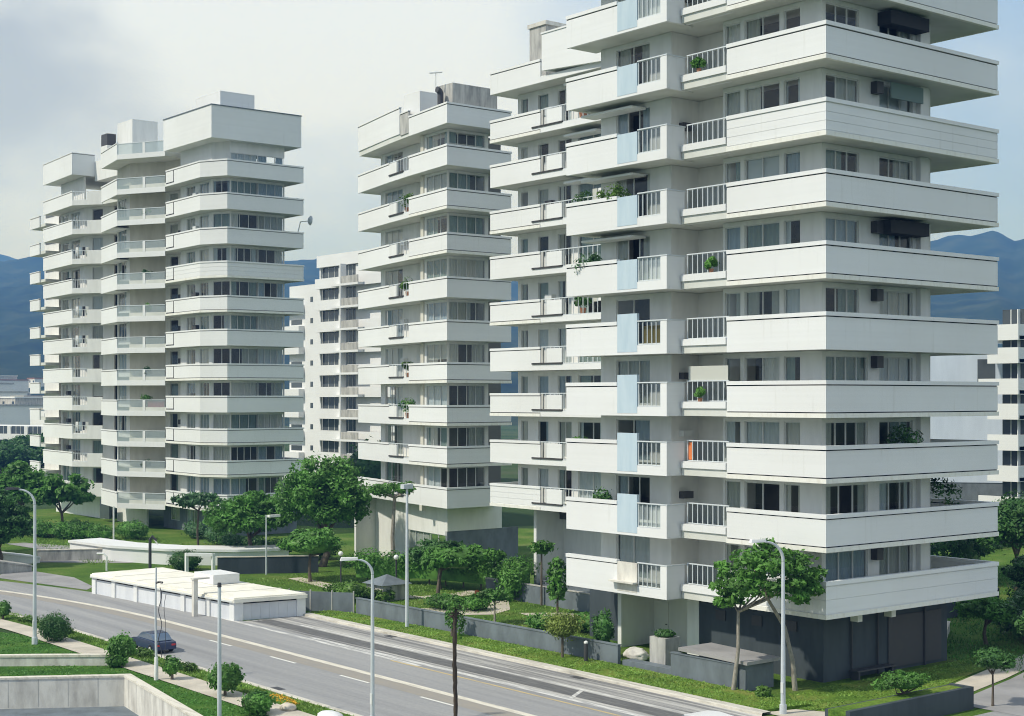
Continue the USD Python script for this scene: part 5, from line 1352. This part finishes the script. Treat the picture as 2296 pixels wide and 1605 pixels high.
pot_plant('bushy plants on the near tower\'s middle-wing balcony, fourth band from the top', (48.85, 53.2, ZA[6] - 1.05), 1.5, 'leaf_yellow', 1)
pot_plant('grey-green plant on the near tower\'s middle-wing balcony, one storey below the bushy plants', (48.8, 55.0, ZA[5] - 1.05), 1.3, 'leaf_grey', 2)
pot_plant('dark plant behind the third lowest band of the near tower\'s right face', (55.4, 41.35, ZA[2] - 1.05), 1.6, 'leaf_dark', 3)
pot_plant('large dark plant on the right terrace of the near tower, second lowest band', (59.0, 42.4, ZA[1] - 1.05), 2.0, 'leaf_dark', 4)
pot_plant('plants on the near tower\'s middle-wing balcony, second lowest band', (48.9, 54.2, ZA[1] - 1.05), 1.3, 'leaf_dark', 5)
t = Thing('laundry', 'red cloth hung on a curved balcony of the left tower', 'laundry', (60.6, 128.5, 8.5))
MB().run(PLd, LLd * 0.62, LLd * 0.96, 0.16, 0.2, ZL[3] - 1.35, ZL[3] - 0.5).build('cloth', 'red_cloth', t)
t = Thing('folding_screen', 'ochre screen behind the railing of the near tower\'s middle wing', 'screen', (48.5, 50.2, ZA[4] - 1.0))
MB().run(PB, 5.1, 6.5, 0.3, 0.34, ZA[4] - 1.05, ZA[4] - 0.25).build('cloth', 'ochre_cloth', t)
t = Thing('laundry', 'orange towel on the railing between the near tower\'s wings', 'laundry', (49.5, 48.7, ZA[2] - 0.8))
MB().run(FB, 0.15, 0.42, 0.09, 0.12, ZA[2] - 0.85, ZA[2] - 0.05).build('cloth', 'orange_paint', t)
t = Thing('laundry', 'pale cloth hung over the railing between the near tower\'s wings', 'laundry', (49.5, 47.6, ZA[3] - 0.8))
MB().run(FB, 0.15, 2.6, 0.09, 0.12, ZA[4] - 1.57 - 1.57 + 1.0, ZA[3] + 0.02).build('cloth', 'curtain_2', t)
t = Thing('plastic_chair', 'white garden chair on the lowest middle-wing balcony of the near tower', 'chair', (48.8, 55.5, ZA[0] - 1.07))
z = ZA[0] - 1.07
MB().box(48.6, 49.1, 55.2, 55.7, z + 0.42, z + 0.47).build('seat', 'lamp_white', t)
MB().box(49.06, 49.1, 55.2, 55.7, z + 0.47, z + 0.95).build('backrest', 'lamp_white', t)
for a, b in ((48.62, 55.22), (49.05, 55.22), (48.62, 55.65), (49.05, 55.65)):
    MB().box(a, a + 0.04, b, b + 0.04, z + 0.0, z + 0.42).build('leg', 'lamp_white', t)

ORD = ['lowest', 'second', 'third', 'fourth', 'fifth', 'sixth', 'seventh', 'eighth', 'ninth', 'tenth', 'eleventh']
q = np.random.default_rng(402)
for k in (1, 3, 4, 6, 7, 9):
    pot_plant('plant on the left tower\'s curved balcony, %s from the bottom' % ORD[k], (60.6, 129.6, ZL[k] - 1.4), 0.9 + 0.4 * q.random(), ['leaf_mid', 'leaf_grey', 'leaf_dark'][k % 3], 500 + k)
for k in (0, 2, 3, 5, 7):
    pot_plant('plant behind the railing of the middle tower, %s band from the bottom' % ORD[k], (61.95, 89.3, ZM[k] - 1.0), 0.9 + 0.4 * q.random(), ['leaf_mid', 'leaf_yellow'][k % 2], 520 + k)
for k in (1, 4, 6, 7, 8):
    pot_plant('plant behind the long railing of the near tower\'s left wing, %s band from the bottom' % ORD[k], (59.3, 67.3, ZC[k] - 1.03), 0.9 + 0.5 * q.random(), ['leaf_dark', 'leaf_mid'][k % 2], 540 + k)
for k in (3, 5, 8):
    pot_plant('plant in the railing box between the near tower\'s wings, %s band from the bottom' % ORD[k], (49.25, 47.2 + 1.2 * q.random(), ZA[k] - 0.95), 0.6, 'leaf_mid', 560 + k)
for k in (2, 5, 6, 8):
    t = Thing('laundry', 'washing on the line in the left tower\'s far wing, %s band from the bottom' % ORD[k], 'laundry', (60.9, 143.8, ZL[k] - 0.5))
    for j in range(4):
        a = 0.2 + 0.38 * j
        MB().run(PLrd, a, a + 0.3, 0.3, 0.32, ZL[k] - 0.45 - 0.3 * q.random(), ZL[k] + 0.25).build('cloth', ['lamp_white', 'curtain_1', 'dark_cloth', 'curtain_2'][j], t)
for k in (2, 4, 6, 8):
    t = Thing('laundry', 'washing behind the long railing of the near tower\'s left wing, %s band from the bottom' % ORD[k], 'laundry', (59.4, 65.8, ZC[k]))
    for j in range(3):
        a = 9.2 + 0.5 * j
        MB().run(PC, a, a + 0.42, 0.5, 0.52, ZC[k] - 0.3 - 0.3 * q.random(), ZC[k] + 0.5).build('cloth', ['curtain_2', 'lamp_white', 'curtain_1'][j], t)

# ================================================================ background buildings
def slab_block(t, P, n, z0, sh, spans, base_mt='white_render', depth=9.0, ends=(0, 20), band_h=1.5, out=0.0):
    """storeys of solid bands and recessed window strips along P between ends; spans: window openings (t0, t1, panes)"""
    a, b = ends
    for k in range(n):
        zb = z0 + sh * k
        MB().run(P, a, b, -out, 0.15 - out, zb, zb + band_h).build('parapet', 'white_render', t)
        if out:
            MB().run(P, a, b, 0.151 - out, 0.4, zb + 0.01, zb + 0.3).build('floor_slab', 'soffit_paint', t)
        m = MB()
        x = a
        for s0, s1, pn in spans:
            m.run(P, x, s0, 0.02, 0.22, zb + band_h, zb + sh)
            x = s1
        m.run(P, x, b, 0.02, 0.22, zb + band_h, zb + sh)
        m.build('wall', base_mt, t)
        for s0, s1, pn in spans:
            f = MB()
            for q in np.linspace(s0, s1, pn + 1):
                f.run(P, max(s0, q - .05), min(s1, q + .05), 0.3, 0.4, zb + band_h, zb + sh)
            w = f.build('window', 'frame_metal', t)
            MB().run(P, s0, s1, 0.34, 0.36, zb + band_h, zb + sh).build('pane', 'dark_glass', t, path=w)
    MB().run(P, a, b, 0.42, depth, z0 + 0.01, z0 + n * sh).build('body', 'wall_render', t)


t = Thing('slab_block', 'rear white slab block between the left and middle towers', 'apartment building', (107, 170, 0))
P, L = line((107.1, 175.4), (107.1, 156))
slab_block(t, P, 10, 0.6, 2.9, [(0.3, 4.8, 3), (5.6, 9.0, 3)], ends=(0, 18), out=0.7, band_h=1.35)
MB().run(P, -0.2, 18, -0.3, 9, 29.62, 31.2).build('roof_block', 'white_render', t)
for k in range(10):
    z = 0.6 + 2.9 * k
    MB().run(P, 5.4, 12.0, -1.6, -0.72, z + 0.02, z + 0.3).build('balcony_slab', 'white_render', t)
    MB().run(P, 8.0, 12.0, -1.6, -1.52, z + 0.3, z + 1.25).build('balcony_front', 'old_concrete', t)
    MB().run(P, 7.6, 7.85, -1.6, -0.72, z + 0.3, z + 2.9).build('pier', 'white_render', t)
P, L = line((107.5, 184.0), (107.5, 175.6))
MB().run(P, 0, 8.2, 0, 9, 0, 27.6).build('side_wing', 'white_render', t)
for k in range(9):
    z = 1.6 + 2.9 * k
    MB().run(P, 5.6, 6.3, -0.02, 0.02, z + 0.4, z + 1.1).build('window', 'dark_glass', t)
    MB().run(P, 0.5, 3.4, -0.02, 0.02, z + 0.3, z + 1.0).build('window', 'dark_glass', t)
    MB().run(P, -0.5, 4.0, -0.9, -0.03, z - 0.9, z + 0.1).build('balcony_front', 'white_render', t)

t = Thing('slab_block', 'white stepped block cut by the right edge of the photo', 'apartment building', (126, 81, 0))
P, L = line((125.95, 84.4), (125.95, 81.06))
P2, L2 = line((125.95, 81.06), (140, 81.06))
for k in range(7):
    zc = [2.75, 5.69, 8.63, 11.57, 13.95, 16.9, 19.1][k]
    x0 = -1.0 if k in (0, 4) else 0.0
    MB().run(P, x0, L, 0, 0.2, zc - 1.5, zc).run(P2, 0.2, 12, 0, 0.2, zc - 1.5, zc).build('parapet', 'white_render', t)
    MB().run(P, x0 + .1, L, 0.2, 8, zc - 1.45, zc - 1.1).build('floor_slab', 'soffit_paint', t)
    w = MB().run(P, 0.8, L - 0.1, 1.3, 1.4, zc - 1.1, zc + 1.45).build('window', 'dark_glass', t)
    MB().run(P, 1.7, 1.8, 1.24, 1.3, zc - 1.1, zc + 1.45).build('frame', 'frame_metal', t, path=w)
    MB().run(P2, 0.9, 12, 0.6, 0.7, zc - 1.1, zc + 1.45).build('wall', 'wall_render', t)
MB().run(P, 0.4, L, 2.0, 8, 0, 18.5).build('body', 'wall_render', t)
MB().run(P2, 0.8, 10, 1.0, 7, 17.6, 19.0).build('roof_block', 'white_render', t)
t = Thing('blank_block', 'plain white block seen behind the right end of the near tower\'s balconies', 'building', (133.4, 86.2, 0))
P, L = line((124.6, 98.2), (133.4, 86.2))
MB().run(P, 0, L, 0, 9, 3.6, 16.6).build('wall', 'pale_blue_wall', t)
MB().run(P, 0.05, L, 0.06, 9, 0, 3.6).build('ground_wall', 'grey_wall', t)
MB().run(P, L - 3.6, L - 1.9, -0.02, 0.03, 13.4, 16.0).build('window', 'dark_glass', t)
MB().run(P, 0.5, 4.5, -0.9, -0.01, 15.4, 15.9).build('canopy', 'white_render', t)
MB().run(P, 3.0, 5.6, -0.02, 0.03, 12.9, 15.3).build('window', 'dark_glass', t)
# far apartment bar at the left edge
t = Thing('far_block', 'low pale apartment bar far behind at the left edge', 'apartment building', (112, 320, 0))
P, L = line((111, 352), (132, 306))
slab_block(t, P, 2, -0.2, 3.0, [(i * 5 + 0.5, i * 5 + 4.5, 3) for i in range(9)], ends=(0, 48), depth=12, band_h=1.3)
# far houses on the hillside
g = np.random.default_rng(12)
heading = np.array([math.cos(HEADING), math.sin(HEADING)])
F = np.array([math.sin(math.pi / 2 - HEADING), math.cos(math.pi / 2 - HEADING)])
Rt = np.array([F[1], -F[0]])
SIDE = ['leftmost', 'second from the left', 'third from the left', 'fourth from the left', 'fifth from the left', 'sixth from the left', 'rightmost']
spots = sorted((-0.342 + 0.066 * g.random(), 380 + 520 * g.random()) for _ in range(21))
for i in range(21):
    x, dd = spots[i]
    c = F * dd + Rt * x * dd
    z = max(0, (dd - 380) * 0.03)
    w, l, h = 8 + 8 * g.random(), 8 + 9 * g.random(), 4 + 6 * g.random()
    t = Thing('far_house', ['white far house, grey roof', 'cream far house, terracotta roof', 'grey far house, white roof'][i % 3] + ', %s of its kind' % SIDE[i // 3], 'house', (*c, z - 1), group='far town houses at the left edge')
    MB().box(c[0] - w / 2, c[0] + w / 2, c[1] - l / 2, c[1] + l / 2, z - 3, z + h).build('wall', ['white_render', 'wall_render', 'old_concrete'][i % 3], t)
    MB().box(c[0] - w / 2 - .3, c[0] + w / 2 + .3, c[1] - l / 2 - .3, c[1] + l / 2 + .3, z + h + 0.01, z + h + 0.5).build('roof', ['old_concrete', 'terracotta', 'white_render'][i % 3], t)
    for k in range(2):
        MB().box(c[0] - w / 2 - .1, c[0] - w / 2 - .01, c[1] - l / 2 + 1 + k * l / 2, c[1] - l / 2 + 2.6 + k * l / 2, z + h - 2.4, z + h - 1.0).build('window', 'dark_glass', t)

# ---------------------------------------------------------------- hills
def hills(az, el, r0, r1, r2, name, seed, n_r=60):
    """terrain that climbs from r0 to a ridge at r1 (elevation angles el at azimuths az, degrees from the view axis) and falls away to r2"""
    A = np.radians(np.linspace(az[0], az[-1], 420))
    E = np.interp(np.degrees(A), az, el)
    R = np.concatenate([np.linspace(r0, r1, n_r), np.linspace(r1, r2, 12)[1:]])
    aa, rr = np.meshgrid(A, R, indexing='ij')
    ridge = r1 * np.tan(np.radians(E))[:, None]
    up = np.clip((rr - r0) / (r1 - r0), 0, 1)
    prof = np.where(rr <= r1, up ** 1.35, 1 - 0.6 * (rr - r1) / (r2 - r1))
    d = np.stack([np.cos(aa), np.sin(aa)], -1)
    xy = F[None, None] * (d[..., :1] * rr[..., None]) + Rt[None, None] * (d[..., 1:] * rr[..., None])
    pts = np.concatenate([xy, np.zeros_like(xy[..., :1])], -1)
    nz = meshkit.fbm(pts / (r1 * 0.10) + seed, 5, seed) - 0.5
    fine = meshkit.fbm(pts / 30.0 + seed, 3, seed + 9) - 0.5
    z = ridge * prof * (1 + 0.75 * nz * np.clip(1.25 - up, 0.15, 1)) + fine * 16 * np.clip(up * 3, 0, 1) + 12.2 * up - 1
    pts[..., 2] = z
    na, nr = pts.shape[:2]
    i, j = np.meshgrid(np.arange(na - 1), np.arange(nr - 1), indexing='ij')
    k = i * nr + j
    f = np.stack([k, k + 1, k + nr + 1, k + nr], -1).reshape(-1, 4)
    MB().add(pts.reshape(-1, 3), f[:, ::-1]).build(name, 'far_forest', smooth=True, kind='structure')


hills([-40, -24, -20.5, -18.6, -17.3, -14, -10.2, -7.4, -4, 0, 6, 12, 16, 17.8, 18.4, 19.0, 19.6, 21, 24, 40],
      [6, 5.4, 4.85, 4.78, 4.95, 5.0, 5.1, 5.15, 4.9, 4.6, 5.0, 5.6, 6.0, 6.05, 5.8, 5.95, 5.85, 5.4, 5.2, 6], 620, 2300, 3000, 'hills', 3)
hills([-40, -22, -19, -17, -12, 0, 12, 22, 40], [5.6, 5.4, 5.2, 4.7, 4.4, 4.2, 4.0, 4.4, 5.0], 2500, 3300, 3900, 'hills', 8)

# ---------------------------------------------------------------- air
mat('haze_look', {'v': ('principled_volume', {'color': (0.14, 0.37, 1.0), 'absorption_color': (1.0, 1.0, 1.0), 'density': 0.00037, 'anisotropy': 0.2})}, surface=None, volume='v.volume')
MB().box(-1600, 4600, -1500, 4600, -3.0, 420.0).build('haze', 'haze_look', kind='stuff')
